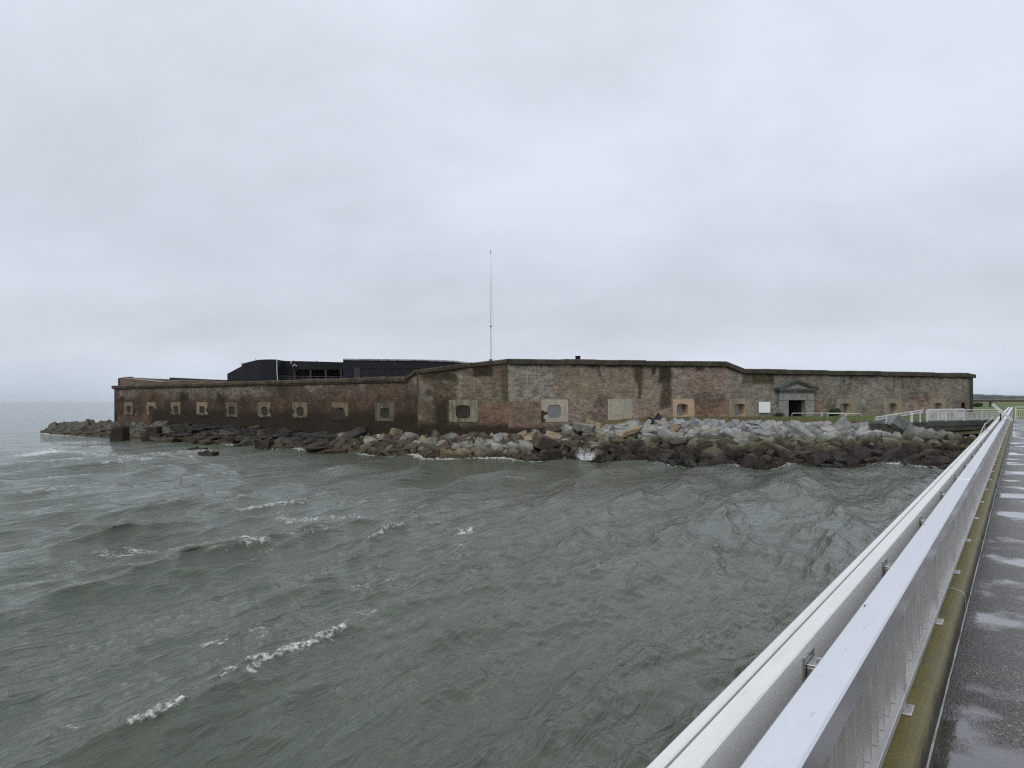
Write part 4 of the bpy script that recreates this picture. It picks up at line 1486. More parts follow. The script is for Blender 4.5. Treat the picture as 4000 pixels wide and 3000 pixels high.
# gallery railing
for zpy in (1469, 1477):
    a = Vector(((1085 - 2000) * 95.2 / F, 95.2, zat(1085, zpy, 95.2)))
    b = Vector(((1420 - 2000) * 95.2 / F - 1.0, 94.0, zat(1300, zpy + 3.5, 95.2)))
    b = Vector(((1345 - 2000) * 95.2 / F, 95.2, zat(1345, zpy + 3, 95.2)))
    MB().tube([a, b], 0.03, 6).build('gallery_rail', M['black_metal'], bat)
for px in (1130, 1156, 1185, 1240, 1300):
    a = Vector(((px - 2000) * 95.2 / F, 95.2, 5.0))
    MB().tube([a, Vector((a.x, a.y, zat(px, 1469.5 + (px - 1085) * 0.012, 95.2)))], 0.03, 6).build('rail_post', M['black_metal'], bat)
# white downpipe beside the rounded wall
Yp = 94.8
MB().tube([Vector(((1081.5 - 2000) * Yp / F, Yp, zat(1081, 1406, Yp))), Vector(((1082 - 2000) * Yp / F, Yp, zat(1081, 1450, Yp))),
           Vector(((1084.5 - 2000) * Yp / F, Yp, zat(1081, 1492, Yp)))], 0.055, 8).build('downpipe', M['white_metal'], bat)
# grey box and lamp cluster at the gallery corner
Yb = 95.4
xb = (1137 - 2000) * Yb / F
MB().bbox(xb - 0.08, xb + 0.12, Yb - 0.1, Yb + 0.15, zat(1137, 1422, Yb), zat(1137, 1411, Yb), 0.02).build('junction_box', M['pale_wall'], bat)
for px, py in ((1146, 1429), (1158, 1429), (1152, 1424)):
    c = Vector(((px - 2000) * Yb / F, Yb - 0.15, zat(px, py, Yb)))
    mb = MB()
    mb.tube([c + Vector((0, 0.0, 0)), c + Vector((0, 0.05, 0)), c + Vector((0, 0.16, 0)), c + Vector((0, 0.35, 0.0))], [0.07, 0.1, 0.08, 0.03], 10)
    mb.build('floodlight', M['white_metal'], bat)
for px, py, h in ((943, 1422, 7), (999, 1406, 6), (1146, 1411, 6), (1237, 1412, 6)):
    Y = 96.5
    a = Vector(((px - 2000) * Y / F, Y, zat(px, py + 1, Y)))
    MB().tube([a, Vector((a.x, a.y, zat(px, py - h, Y)))], 0.03, 6).build('roof_rod', M['black_metal'], bat)

# ------------------------------------------------------------------ flagpole and other things on the walls
Yf = 84.0
xf = (1917.5 - 2000) * Yf / F
zt = zat(1917, 984, Yf)
fp = empty('flagpole', (xf, Yf, 5.2))
tag(fp, 'tall bare white flagpole with dark ball finial rising behind the fort wall', 'flagpole')
mb = MB()
zs = [5.2, 9, 14, 18, zt]
mb.tube([(xf, Yf, z) for z in zs], [0.105, 0.10, 0.085, 0.065, 0.04], 12)
mb.build('pole', M['pole'], fp, smooth=True)
bm = bmesh.new()
bmesh.ops.create_icosphere(bm, subdivisions=2, radius=0.075)
me = bpy.data.meshes.new('finial')
bm.to_mesh(me)
bm.free()
me.materials.append(M['black_metal'])
link('ball_finial', me, fp, (0, 0, zt - 5.2 + 0.08))
MB().tube([(xf, Yf, zt - 0.22), (xf, Yf, zt - 0.08)], 0.06, 8).build('truck', M['steel'], fp)
MB().tube([(xf, Yf, zat(1917, 1277, Yf)), (xf, Yf, zat(1917, 1273, Yf))], 0.12, 10).build('collar', M['black_metal'], fp)
MB().tube([(xf, Yf, 5.2), (xf, Yf, zat(1917, 1405, Yf) + 0.05)], 0.20, 10).build('base_sleeve', M['concrete_dark'], fp)
rp = [(xf + 0.06, Yf - 0.05, zt - 0.1)]
for t in np.linspace(0.05, 1, 12):
    rp.append((xf + 0.06 + 0.30 * math.sin(t * 1.9), Yf - 0.05, zt - 0.1 + t * (7.0 - zt)))
MB().tube(rp, 0.006, 4).build('halyard', M['rope'], fp)

Yv = 60.5
xv = (2258.5 - 2000) * Yv / F
mb = MB()
mb.bbox(xv - 0.20, xv + 0.20, Yv, Yv + 0.4, 7.2, zat(2258, 1392, Yv), 0.01)
mb.bbox(xv - 0.24, xv + 0.24, Yv - 0.04, Yv + 0.44, zat(2258, 1392, Yv), zat(2258, 1390, Yv), 0.01)
tag(mb.build('vent_box', M['black_paint'], None, 'base'), 'small square black vent box on top of the fort parapet', 'vent')

# blank white notice board against the wall
su, sz1 = FG.uz(2960.5, 1570)
su2, sz0 = FG.uz(3005, 1612)
SM = FG.frame((su + su2) / 2, 0.0)
sw = abs(su2 - su) / 2
sg = empty('notice_board', SM.translation + Vector((0, 0, GR)))
tag(sg, 'blank white square notice board on the brick wall left of the doorway', 'sign')
mb = MB()
mb.bbox(-sw, sw, -0.14, -0.10, sz0, sz1, 0.012, SM)
mb.build('board', M['white_sign'], sg)
for x in (-sw * 0.7, sw * 0.7):
    mb = MB()
    mb.box(x - 0.04, x + 0.04, -0.099, 0.03, sz0 - 0.0, sz1 - 0.05, SM)
    mb.build('batten', M['white_metal'], sg)

# ------------------------------------------------------------------ ground: bank of stones and the grass behind it
# crest of the stone bank, matched to the waterline list
CR = []
CR_PX = [(4300, 59.0, 0.5), (3900, 55.0, 0.55), (3600, 52.0, 1.72), (3300, 53.4, 2.12), (3000, 55.0, 2.28), (2700, 57.2, 2.30), (2450, 57.4, 2.18), (2200, 56.3, 1.72),
         (1985, 54.0, 1.42), (1800, 54.5, 1.22), (1620, 55.2, 1.12), (1400, 59.0, 1.12), (1200, 63.5, 1.22), (1040, 67.6, 1.38), (900, 71.8, 1.42),
         (760, 76.0, 1.35), (620, 81.0, 1.25), (500, 85.6, 1.15), (440, 89.5, 1.1), (330, 95.0, 1.15), (230, 98.0, 0.7)]
for px, Y, z in CR_PX:
    CR.append(Vector(((px - 2000) * Y / F, Y, z)))
NSH = len(WL)


def shore(s, t):
    """s runs along the shore (0 pier .. 1 spit), t from waterline to crest."""
    q = min(max(s, 0), 0.99999) * (NSH - 1)
    i = int(q)
    f = q - i
    w = WL[i].lerp(WL[i + 1], f)
    c = CR[i].lerp(CR[i + 1], f)
    p = w.lerp(c, t)
    if t < 0:
        p.z = t * 3.0
    return p


sh_len = [0]
for i in range(NSH - 1):
    sh_len.append(sh_len[-1] + ((WL[i] + CR[i]) / 2 - (WL[i + 1] + CR[i + 1]) / 2).length)
SH_TOT = sh_len[-1]


def s_of_len(L):
    return float(np.interp(L, sh_len, np.arange(NSH) / (NSH - 1)))


V, Fc = [], []
ts = [-0.5, -0.2, 0.0, 0.25, 0.5, 0.75, 1.0, 1.25]
NS = 140
for a in range(NS + 1):
    s = a / NS
    for t in ts:
        p = shore(s, t)
        p.z -= 0.32
        p.z += 0.12 * (float(fbm(p.x * 0.9, p.y * 0.9, 4, 3)) - 0.5)
        V.append(p)
n = len(ts)
for a in range(NS):
    for b in range(n - 1):
        Fc.append((a * n + b, a * n + b + 1, (a + 1) * n + b + 1, (a + 1) * n + b))
bank = MB().add(V, Fc).build('rubble_bank', simple('dark_wet_rubble', (0.010, 0.009, 0.007), (0.024, 0.021, 0.016), 2.0, 0.7, 0.8, 0.1, spec=0.1), None, smooth=True)
tag(bank, 'dark ground under the stones along the water', kind='structure')


def grass_mat(name, c0, c1, c2):
    m, nt, bs = new_mat(name)
    k = NT(nt)
    p = k.pos()
    a = k.ramp(k.noise(p, 0.45, 5, 0.65), ((0.38, 0.0), (0.62, 1.0)))
    b = k.ramp(k.noise(p, 5, 5, 0.7), ((0.3, 0.0), (0.7, 1.0)))
    c = k.mix(a, c0, c1)
    c = k.mix(k.math('MULTIPLY', b, 0.55), c, c2)
    # bare brown turf edge
    dry = k.attr('dry', 'Fac')
    dn = k.math('MULTIPLY', dry, k.ramp(k.noise(p, 1.4, 5, 0.7), ((0.25, 0.35), (0.6, 1.0))))
    c = k.mix(dn, c, (0.115, 0.08, 0.042))
    k.put(bs.inputs['Base Color'], c)
    bs.inputs['Roughness'].default_value = 0.9
    k.put(bs.inputs['Normal'], k.bump(k.noise(p, 14, 5, 0.7), 0.9, 0.1))
    return m


M['grass'] = grass_mat('short_grass', (0.080, 0.118, 0.026), (0.115, 0.145, 0.036), (0.06, 0.092, 0.02))
crX = np.array([c.x for c in CR[:12]])[::-1]
crY = np.array([c.y for c in CR[:12]])[::-1]
crZ = np.array([max(c.z + 0.40, 2.2) for c in CR[:12]])[::-1]
crX = np.append(crX, [90, 160, 400])
crY = np.append(crY, [75, 110, 240])
crZ = np.append(crZ, [2.3, 2.3, 2.3])


def ground_z(x, y):
    cy = np.interp(x, crX, crY)
    cz = np.interp(x, crX, crZ)
    d = np.clip((y - cy) / 5.0, 0, 1)
    z = cz - 0.02 + (2.62 - cz) * d
    z = z + 0.5 * sstep(95, 240, y) + 0.04 * (fbm(x * 0.5, y * 0.5, 33, 3) - 0.5)
    return z


gx = np.concatenate([np.arange(7, 46, 0.5), np.geomspace(46, 420, 60)])
V, Fc, dry = [], [], []
rows = np.concatenate([np.linspace(0, 1, 14) ** 1.3 * 14, np.geomspace(15, 330, 40)])
for x in gx:
    cy = float(np.interp(x, crX, crY))
    for k_, r_ in enumerate(rows):
        y = cy + r_ + 0.15 + 0.4 * (float(fbm(x * 0.7, 3.0, 9, 3)) - 0.5) * (k_ == 0)
        z = float(ground_z(x, y)) - (0.7 if k_ == 0 else 0)
        V.append(Vector((x, y, z)))
        dry.append(float(1 - sstep(0.3, 3.2, r_ + 1.4 * (float(fbm(x * 0.5, y * 0.5, 12, 3)) - 0.5))))
n = len(rows)
for a in range(len(gx) - 1):
    for b in range(n - 1):
        Fc.append((a * n + b, a * n + b + 1, (a + 1) * n + b + 1, (a + 1) * n + b))
go = MB().add(V, Fc).build('grass_ground', M['grass'], None, smooth=True)
da = go.data.attributes.new('dry', 'FLOAT', 'POINT')
da.data.foreach_set('value', np.array(dry, np.float32))
tag(go, 'short green grass round the fort with a brown edge above the stones', kind='structure')


# ------------------------------------------------------------------ stones
def make_rock(seed, dims, ncut=9, tri_noise=0.05):
    lr = random.Random(seed)
    bm = bmesh.new()
    bmesh.ops.create_cube(bm, size=2.0)
    for i in range(ncut):
        d = Vector((lr.gauss(0, 1), lr.gauss(0, 1), lr.gauss(0, 1))).normalized()
        sup = abs(d.x) + abs(d.y) + abs(d.z)
        dist = sup * lr.uniform(0.60, 0.86)
        g = bm.verts[:] + bm.edges[:] + bm.faces[:]
        r = bmesh.ops.bisect_plane(bm, geom=g, plane_co=d * dist, plane_no=d, clear_outer=True)
        ed = [e for e in r['geom_cut'] if isinstance(e, bmesh.types.BMEdge)]
        if ed:
            bmesh.ops.holes_fill(bm, edges=ed, sides=0)
    bmesh.ops.remove_doubles(bm, verts=bm.verts, dist=0.06)
    bmesh.ops.bevel(bm, geom=bm.edges[:], offset=0.07, segments=1, affect='EDGES', clamp_overlap=True)
    for v in bm.verts:
        n3 = Vector((lr.uniform(-1, 1), lr.uniform(-1, 1), lr.uniform(-1, 1)))
        v.co += n3 * tri_noise
        v.co = Vector((v.co.x * dims[0], v.co.y * dims[1], v.co.z * dims[2]))
    bmesh.ops.triangulate(bm, faces=[f for f in bm.faces if len(f.verts) > 4])
    bmesh.ops.recalc_face_normals(bm, faces=bm.faces)
    me = bpy.data.meshes.new('boulder')
    bm.to_mesh(me)
    bm.free()
    return me


NV = 14
VAR = {}
for mk in ('rock_pale', 'rock_grey', 'rock_tan', 'rock_brown', 'rock_spit'):
    VAR[mk] = []
base_rocks = []
for v in range(NV):
    lr = random.Random(100 + v)
    base_rocks.append(make_rock(v + 1, (lr.uniform(0.42, 0.58), lr.uniform(0.32, 0.46), lr.uniform(0.26, 0.40)), lr.randint(7, 11)))
for mk in VAR:
    for b in base_rocks:
        c = b.copy()
        c.materials.append(M[mk])
        VAR[mk].append(c)
VAR['rock_slab'] = []
for v in range(7):
    lr = random.Random(300 + v)
    me = make_rock(50 + v, (lr.uniform(0.6, 0.85), lr.uniform(0.36, 0.55), lr.uniform(0.10, 0.17)), lr.randint(5, 8), 0.04)
    me.materials.append(M['rock_slab'])
    VAR['rock_slab'].append(me)

NAMES = {
    ('A', 2): ('pale grey angular boulder on the crest of the bank below the grass', 'pale boulders along the crest'),
    ('A', 1): ('olive stained boulder halfway up the tall stone bank', 'olive stained boulders in the middle of the bank'),
    ('A', 0): ('dark reddish wet boulder low on the tall stone bank', 'dark wet boulders at the foot of the bank'),
    ('B', 'rock_grey'): ('light grey boulder heaped under the blank corner of the brick wall', 'grey boulders under the fort corner'),
    ('B', 'rock_tan'): ('tan ochre boulder among grey ones under the fort corner', 'tan boulders under the fort corner'),
    ('B', 'rock_brown'): ('dull brown boulder among grey ones under the fort corner', 'brown boulders under the fort corner'),
    ('C', 'rock_slab'): ('dark flat wet slab lying on the sloping apron under the stained brick wall', 'dark slabs of the stone apron'),
    ('C', 'rock_brown'): ('dark brown block lying on the slab apron at the water', 'brown blocks on the slab apron'),
    ('D', 'rock_spit'): ('weathered grey brown boulder in the low spit past the fort end', 'boulders of the low spit'),
}
placed = []
FILL = {k: [] for k in VAR}
s_A = s_of_len(np.interp(6.9, np.arange(NSH), sh_len))
s_px = lambda px: float(np.interp(-px, [-p[0] for p in WL_PX], np.arange(NSH) / (NSH - 1)))
S1, S2, S3 = s_px(2060), s_px(1330), s_px(640)


def region(s):
    return 'A' if s < S1 else 'B' if s < S2 else 'C' if s < S3 else 'D'


def try_place(n, smin, smax, sgen, r0, tmin=-0.02, tmax=1.0, limit=100000, seed=1, packing=0.62, count=[0]):
    lr = random.Random(seed)
    out = []
    tries = 0
    while len(out) < limit and tries < n:
        tries += 1
        L = lr.uniform(0, 1)
        s = smin + (smax - smin) * L
        t = lr.uniform(tmin, tmax)
        size = sgen(lr, t)
        p = shore(s, t)
        ok = True
        for q, sz in placed:
            if abs(q.x - p.x) < 2.2 and (q - p).length < packing * (sz + size) * 0.5:
                ok = False
                break
        if ok:
            placed.append((p, size))
            out.append((s, t, p, size))
    return out


def put_rock(s, t, p, size, lr, as_obj=True):
    reg = region(s)
    if reg == 'A':
        mk = 'rock_pale'
        if s > S1 - 0.06 and lr.random() < 0.55:
            mk = lr.choice(['rock_grey', 'rock_brown', 'rock_brown', 'rock_brown', 'rock_tan', 'rock_grey'])
        elif lr.random() < 0.03 and t > 0.6:
            mk = lr.choice(['rock_brown', 'rock_tan'])
    elif reg == 'B':
        mk = lr.choices(['rock_grey', 'rock_brown', 'rock_tan'], [0.58, 0.34, 0.08])[0]
        if s > s_px(1580):
            mk = lr.choices(['rock_grey', 'rock_brown', 'rock_slab'], [0.3, 0.4, 0.3])[0]
    elif reg == 'C':
        mk = lr.choices(['rock_slab', 'rock_brown'], [0.97, 0.03])[0]
    else:
        mk = 'rock_spit'
    vi = lr.randrange(len(VAR[mk]))
    if mk == 'rock_slab':
        g = WL[min(int(s * (NSH - 1)), NSH - 2)] - WL[min(int(s * (NSH - 1)) + 1, NSH - 1)]
        ang = math.atan2(g.y, g.x) + lr.gauss(0, 0.35)
        rot = (lr.gauss(0.10, 0.10), lr.gauss(-0.12, 0.12), ang)
        lift = 0.02
    else:
        rot = (lr.gauss(0, 0.45), lr.gauss(0, 0.45), lr.uniform(0, 6.283))
        lift = -0.06 * size
    loc = Vector((p.x, p.y, p.z + lift))
    sc = (size * lr.uniform(0.85, 1.2), size * lr.uniform(0.85, 1.2), size * lr.uniform(0.85, 1.15))
    if not as_obj:
        FILL[mk].append((vi, loc, rot, sc, lr.random()))
        return
    flat = mk == 'rock_slab'
    o = link('stone_slab' if flat else 'boulder', VAR[mk][vi], None, loc, rot)
    o.scale = sc
    if reg == 'A' and mk == 'rock_pale':
        key = ('A', 2 if loc.z > 1.6 else 1 if loc.z > 0.95 else 0)
    elif reg == 'A':
        key = ('B', mk)
    else:
        key = (reg, mk)
    if key not in NAMES:
        if mk == 'rock_slab':
            key = ('C', 'rock_slab')
        elif reg == 'C':
            key = ('C', 'rock_brown')
        else:
            key = ('B', mk)
    lab, grp = NAMES[key]
    px_ = 2000 + loc.x / loc.y * F
    where = None
    for lim, txt in FEAT:
        if px_ < lim:
            where = txt
            break
    big = 'large' if size > 1.5 else 'middling' if size > 1.15 else 'small'
    look = {'A2': 'pale grey crest', 'A1': 'olive stained mid-slope', 'A0': 'dark wet reddish'}.get(key[0] + str(key[1]))
    look = look or {'rock_grey': 'light grey', 'rock_tan': 'tan ochre', 'rock_brown': 'dull brown', 'rock_slab': 'dark flat', 'rock_spit': 'weathered grey brown'}[key[1]]
    lab = big + ' ' + look + (' slab ' if flat else ' boulder ') + where
    grp = look + (' slabs ' if flat else ' boulders ') + where
    tag(o, lab, 'slab' if flat else 'boulder', grp)


FEAT = ((300, 'at the tip of the spit past the fort end'), (470, 'in the spit beside the fort end'), (640, 'near the tapered concrete stump'),
        (860, 'beside the layered concrete block'), (1060, 'by the square concrete blocks under the stained wall'), (1250, 'on the apron under the stained wall'),
        (1420, 'near the black tilted slab'), (1640, 'under the bend of the dark wall'), (1880, 'under the mossy embrasure of the corner face'),
        (2110, 'under the pale chequered brick corner'), (2300, 'below the embrasure patched in grey'), (2520, 'below the plain rendered panel'),
        (2760, 'below the ochre embrasure'), (2950, 'below the taupe embrasure left of the notice board'), (3050, 'below the white notice board'),
        (3200, 'below the stone doorway'), (3380, 'below the low pipe handrails'), (3560, 'below the stone abutment'), (9999, 'below the gangway'))
lr = random.Random(42)
bigs = []
bigs += try_place(2500, 0.03, S1, lambda r, t: r.choice((r.uniform(1.3, 1.75), r.uniform(0.95, 1.35), r.uniform(0.85, 1.25))), 1, 0.05, 0.97, 170, 1, 0.60)
bigs += try_place(500, S1, S2, lambda r, t: r.uniform(0.8, 1.35), 1, 0.07, 0.98, 68, 2, 0.58)
bigs += try_place(700, S3, 1.0, lambda r, t: r.uniform(0.9, 1.55), 1, 0.06, 0.98, 50, 3, 0.55)
nb = len(bigs)
for b in bigs:
    put_rock(*b, lr)
slabs = try_place(1500, S2 - 0.03, S3 + 0.02, lambda r, t: r.uniform(0.95, 1.7), 1, -0.02, 0.98, 190, 4, 0.50)
for b in slabs:
    put_rock(*b, lr)
small = try_place(2600, 0.0, S1, lambda r, t: r.uniform(0.55, 1.05), 1, -0.06, 1.0, 700, 5, 0.55)
small += try_place(1200, S1, S2, lambda r, t: r.uniform(0.45, 0.85), 1, -0.05, 1.02, 330, 6, 0.52)
small += try_place(900, S3 - 0.02, 1.0, lambda r, t: r.uniform(0.6, 1.1), 1, -0.04, 1.0, 260, 7, 0.52)
small += try_place(500, S2, S3, lambda r, t: r.uniform(0.5, 0.9), 1, -0.05, 0.25, 90, 8, 0.5)
small.sort(key=lambda b: -b[3])
n_obj = 0
for b in small:
    as_obj = n_obj < 4
    n_obj += as_obj
    put_rock(*b, lr, as_obj=as_obj)


def join_fill(mk, items, name, label):
    if not items:
        return
    Vs, Fs, rn = [], [], []
    cache = {}
    off = 0
    for vi, loc, rot, sc, rv in items:
        me = VAR[mk][vi]
        if vi not in cache:
            co = np.empty(len(me.vertices) * 3)
            me.vertices.foreach_get('co', co)
            cache[vi] = (co.reshape(-1, 3), [tuple(p.vertices) for p in me.polygons])
        co, fs = cache[vi]
        from mathutils import Euler
        R = np.array(Euler(rot).to_matrix())
        Vs.append((co * np.array(sc)) @ R.T + np.array(loc))
        Fs += [tuple(i + off for i in f) for f in fs]
        rn += [rv] * len(co)
        off += len(co)
    V = np.concatenate(Vs)
    me = mesh_data(name, V, Fs, M[mk])
    a = me.attributes.new('rnd', 'FLOAT', 'POINT')
    a.data.foreach_set('value', np.array(rn, np.float32))
    o = link(name, me)
    tag(o, label, 'stones', None, 'stuff')


FL_LAB = {'rock_pale': 'smaller stones filling the tall bank between the boulders', 'rock_grey': 'smaller grey stones between the boulders under the fort corner',
          'rock_tan': 'smaller tan stones between the boulders under the fort corner', 'rock_brown': 'smaller brown stones between the boulders and at the apron foot',
          'rock_spit': 'smaller stones filling the low spit', 'rock_slab': 'small dark slab pieces at the apron foot'}
for mk in FILL:
    join_fill(mk, FILL[mk], 'rubble_stones', FL_LAB[mk])

# a few boulders that stand out singly
def single(px, py, Y, mk, vi, dims, rot, label):
    x = (px - 2000) * Y / F
    o = link('boulder', VAR[mk][vi], None, (x, Y, zat(px, py, Y)), rot)
    o.scale = dims
    tag(o, label, 'boulder')


single(3525, 1672, 51.0, 'rock_pale', 3, (2.3, 1.4, 1.4), (0.2, 0.55, 0.3), 'largest grey boulder, a long leaning slab by the gangway end')
single(3610, 1705, 49.6, 'rock_pale', 5, (1.9, 1.3, 1.3), (0.1, 0.35, -0.2), 'big round-backed grey boulder just below the gangway beam')
single(3390, 1716, 48.6, 'rock_pale', 8, (2.1, 1.5, 1.6), (0.1, 0.1, 0.4), 'big olive sided boulder with a pale flat top')
single(2460, 1685, 53.2, 'rock_tan', 6, (1.8, 0.75, 0.65), (0.1, -0.38, 0.2), 'long ochre log-like stone resting across the pale boulders')
single(2285, 1670, 54.4, 'rock_pale', 9, (2.1, 1.2, 0.8), (0.1, 0.15, -0.1), 'broad flat pale slab of stone below the plain panel')
single(1548, 1690, 56.3, 'rock_tan', 2, (0.95, 0.9, 1.1), (0.1, 0.2, 0.7), 'orange stone perched against the foot of the dark wall')
single(1360, 1712, 58.4, 'rock_slab', 1, (2.2, 1.6, 3.0), (0.3, -0.45, 0.2), 'black tilted slab among the grey boulders')
single(2125, 1730, 51.8, 'rock_brown', 4, (1.7, 1.3, 1.6), (0.2, 0.4, 0.6), 'large brown boulder beside the grey heap at the fort corner')
single(3440, 1655, 52.4, 'rock_pale', 11, (1.6, 1.2, 1.1), (0.3, 0.1, 1.2), 'bluish grey striped boulder by the turf edge')

# ------------------------------------------------------------------ broken concrete at the far end
def stub(name, label, pieces, base):
    th = empty(name, base)
    tag(th, label, 'concrete block')
    for nm, mb in pieces:
        mb.build(nm, M['stub'], th)


def frustum(px0, px1, py0, py1, Y, depth, ta=0.1, lean=0.0):
    """A tapered block with uneven corners."""
    sc_ = Y / F
    x0, x1 = (px0 - 2000) * sc_, (px1 - 2000) * sc_
    z1, z0 = zat((px0 + px1) / 2, py0, Y), zat((px0 + px1) / 2, py1, Y) - 0.35
    w = (x1 - x0)
    pts = []
    for z, k_ in ((z0, 0), ((z0 + z1) / 2, 0.35), (z1 - 0.12, 0.85), (z1, 1.25)):
        for x, y in ((x0 + w * ta * k_, Y), (x1 - w * ta * k_ * 0.8, Y), (x1 - w * ta * k_ * 0.8, Y + depth), (x0 + w * ta * k_, Y + depth)):
            pts.append(Vector((x + random.uniform(-0.05, 0.05) + lean * k_, y + random.uniform(-0.05, 0.05) + 0.15 * k_, z + random.uniform(-0.04, 0.04))))
    return MB().hull(pts)


stub('concrete_stump', 'tapered dark concrete stump standing in the surf by the spit',
     [('block', frustum(428, 479, 1667, 1722, 72.8, 1.4, 0.16)), ('cap', frustum(438, 466, 1664, 1672, 73.0, 1.0, 0.05))], at(453, 1722))
stub('concrete_stump', 'stepped dark concrete footing in the surf with a narrower top',
     [('footing', frustum(551, 623, 1696, 1723, 72.2, 1.6, 0.04)), ('upper_block', frustum(566, 612, 1668, 1697, 72.5, 1.2, 0.16))], at(587, 1723))
stub('concrete_stump', 'layered concrete block with pale flat top lying on the apron edge',
     [('lower_slab', frustum(676, 752, 1676, 1706, 75.2, 1.8, 0.05)), ('middle_slab', frustum(672, 746, 1664, 1677, 75.2, 1.7, 0.02)), ('top_slab', frustum(670, 735, 1657, 1665, 75.4, 1.5, 0.02))], at(712, 1706))
stub('concrete_cube', 'small square concrete block at the apron edge in the foam', [('block', frustum(954, 992, 1721, 1754, 62.6, 1.0, 0.05))], at(973, 1754))
stub('concrete_cube', 'larger dark square concrete block at the apron edge', [('block', frustum(993, 1050, 1723, 1764, 60.4, 1.3, 0.07))], at(1021, 1764))
stub('sunken_slab', 'half sunken concrete slab with a stub of metal standing in shallow water',
     [('slab', frustum(729, 784, 1755, 1765, 57.5, 1.3, 0.04)), ('stub', frustum(753, 767, 1746, 1756, 57.8, 0.4, 0.3)), ('rim', frustum(729, 760, 1751, 1757, 58.0, 0.5, 0.05))], at(756, 1766))
stub('sunken_slab', 'low half sunken concrete slab with two small pegs in shallow water',
     [('slab', frustum(777, 827, 1768, 1777, 54.6, 1.2, 0.06)), ('peg', frustum(793, 799, 1760, 1769, 54.9, 0.25, 0.2)), ('peg', frustum(804, 809, 1759, 1769, 55.0, 0.2, 0.2)), ('rim', frustum(770, 792, 1764, 1771, 55.2, 0.5, 0.05))], at(800, 1778))

# ------------------------------------------------------------------ pier
TH = math.atan2(3985.0 - 2000.0, F)
PD = Vector((math.sin(TH), math.cos(TH), 0))
PNL = Vector((-math.cos(TH), math.sin(TH), 0))
DZ = 2.30
SL = 0.0037


def PP(s, a, z=0.0):
    return PD * s + PNL * a + Vector((0, 0, DZ + SL * s + z))


PROT = (SL, 0, -TH)


def pier_empty(name, s):
    return empty(name, PP(s, 0), PROT)


def plink(name, mb, mat, parent):
    me = mesh_data(name, mb.V, mb.F, mat)
    bm = bmesh.new()
    bm.from_mesh(me)
    bmesh.ops.recalc_face_normals(bm, faces=bm.faces)
    bm.to_mesh(me)
    bm.free()
    return link(name, me, parent)


def deck_mat():
    m, nt, bs = new_mat('wet_aggregate_concrete')
    k = NT(nt)
    p = k.obj()
    sp = k.n('ShaderNodeSeparateXYZ')
    k.put(sp.inputs[0], p)
    big = k.noise(k.mapping(p, (0.85, 0.8, 1), (5.3, 2.3, 0)), 0.95, 5, 0.55)
    near = k.ramp(k.math('MULTIPLY', k.math('ADD', sp.outputs[0], 0.40), 0.9), ((0.0, 0.05), (1.0, 0.0)))
    big = k.math('ADD', big, near)
    pud = k.ramp(big, ((0.555, 0.0), (0.625, 1.0)))
    vo = k.n('ShaderNodeTexVoronoi')
    k.put(vo.inputs['Vector'], p)
    vo.inputs['Scale'].default_value = 80
    ag = k.ramp(vo.outputs['Color'], ((0.0, (0.02, 0.019, 0.017)), (0.45, (0.055, 0.051, 0.046)), (0.72, (0.11, 0.10, 0.087)), (0.86, (0.18, 0.14, 0.105)), (1.0, (0.46, 0.44, 0.40))))
    blo = k.ramp(k.noise(p, 1.6, 5, 0.6), ((0.3, 0.65), (0.7, 1.2)))
    c = k.mix(1.0, ag, blo, 'MULTIPLY')
    c = k.mix(k.math('MULTIPLY', pud, 0.6), c, (0.03, 0.028, 0.025))
    # damp dirt against the kerb
    edge = k.ramp(k.math('MULTIPLY', k.math('ADD', sp.outputs[0], 0.42), 2.2), ((0.0, 0.75), (1.0, 0.0)))
    c = k.mix(edge, c, (0.028, 0.026, 0.023))
    k.put(bs.inputs['Base Color'], c)
    mid = k.noise(p, 4.0, 5, 0.7)
    r = k.math('ADD', k.math('MULTIPLY', k.math('SUBTRACT', 1.0, pud), k.math('ADD', k.math('MULTIPLY', mid, 0.28), 0.20)), 0.03)
    k.put(bs.inputs['Roughness'], r)
    k.put(bs.inputs['Coat Weight'], k.math('ADD', k.math('MULTIPLY', pud, 0.8), 0.04))
    k.put(bs.inputs['Coat Roughness'], k.math('ADD', k.math('MULTIPLY', k.math('SUBTRACT', 1.0, pud), 0.14), 0.015))
    h = k.math('MULTIPLY', vo.outputs['Distance'], k.math('SUBTRACT', 1.03, pud))
    h2 = k.math('MULTIPLY', k.noise(p, 40, 4, 0.6), k.math('SUBTRACT', 1.02, pud))
    nrm = k.bump(k.math('ADD', h, h2), 0.55, 0.008)
    k.put(bs.inputs['Normal'], nrm)
    rip = k.bump(k.noise(p, 14, 2, 0.5), 0.06, 0.01)
    k.put(bs.inputs['Coat Normal'], k.bump(k.math('MULTIPLY', k.noise(p, 40, 4, 0.6), k.math('SUBTRACT', 1.03, pud)), 0.3, 0.006, rip))
    return m


M['deck'] = deck_mat()
S_END = 71.0
deck = empty('pier_deck', PP(0, 0), PROT)
tag(deck, 'wet concrete pier deck with puddles', kind='structure')
# poured bays with joints between
y = -7.0
while y < S_END - 0.1:
    y2 = min(y + 9.0, S_END)
    if y2 - y > 0.5:
        mb = MB()
        mb.bbox(-0.385, 3.4, y + 0.006, y2 - 0.006, -0.35, 0.0, 0.006)
        plink('deck_bay', mb, M['deck'], deck)
    y = y2
mb = MB()
mb.box(-0.384, 10.0, S_END - 7.5, S_END, -0.40, -0.004)
plink('pier_head', mb, M['deck'], deck)
mb = MB()
mb.box(-0.7, 3.3, -7, S_END, -0.9, -0.352)
plink('deck_beam', mb, M['concrete_dark'], deck)


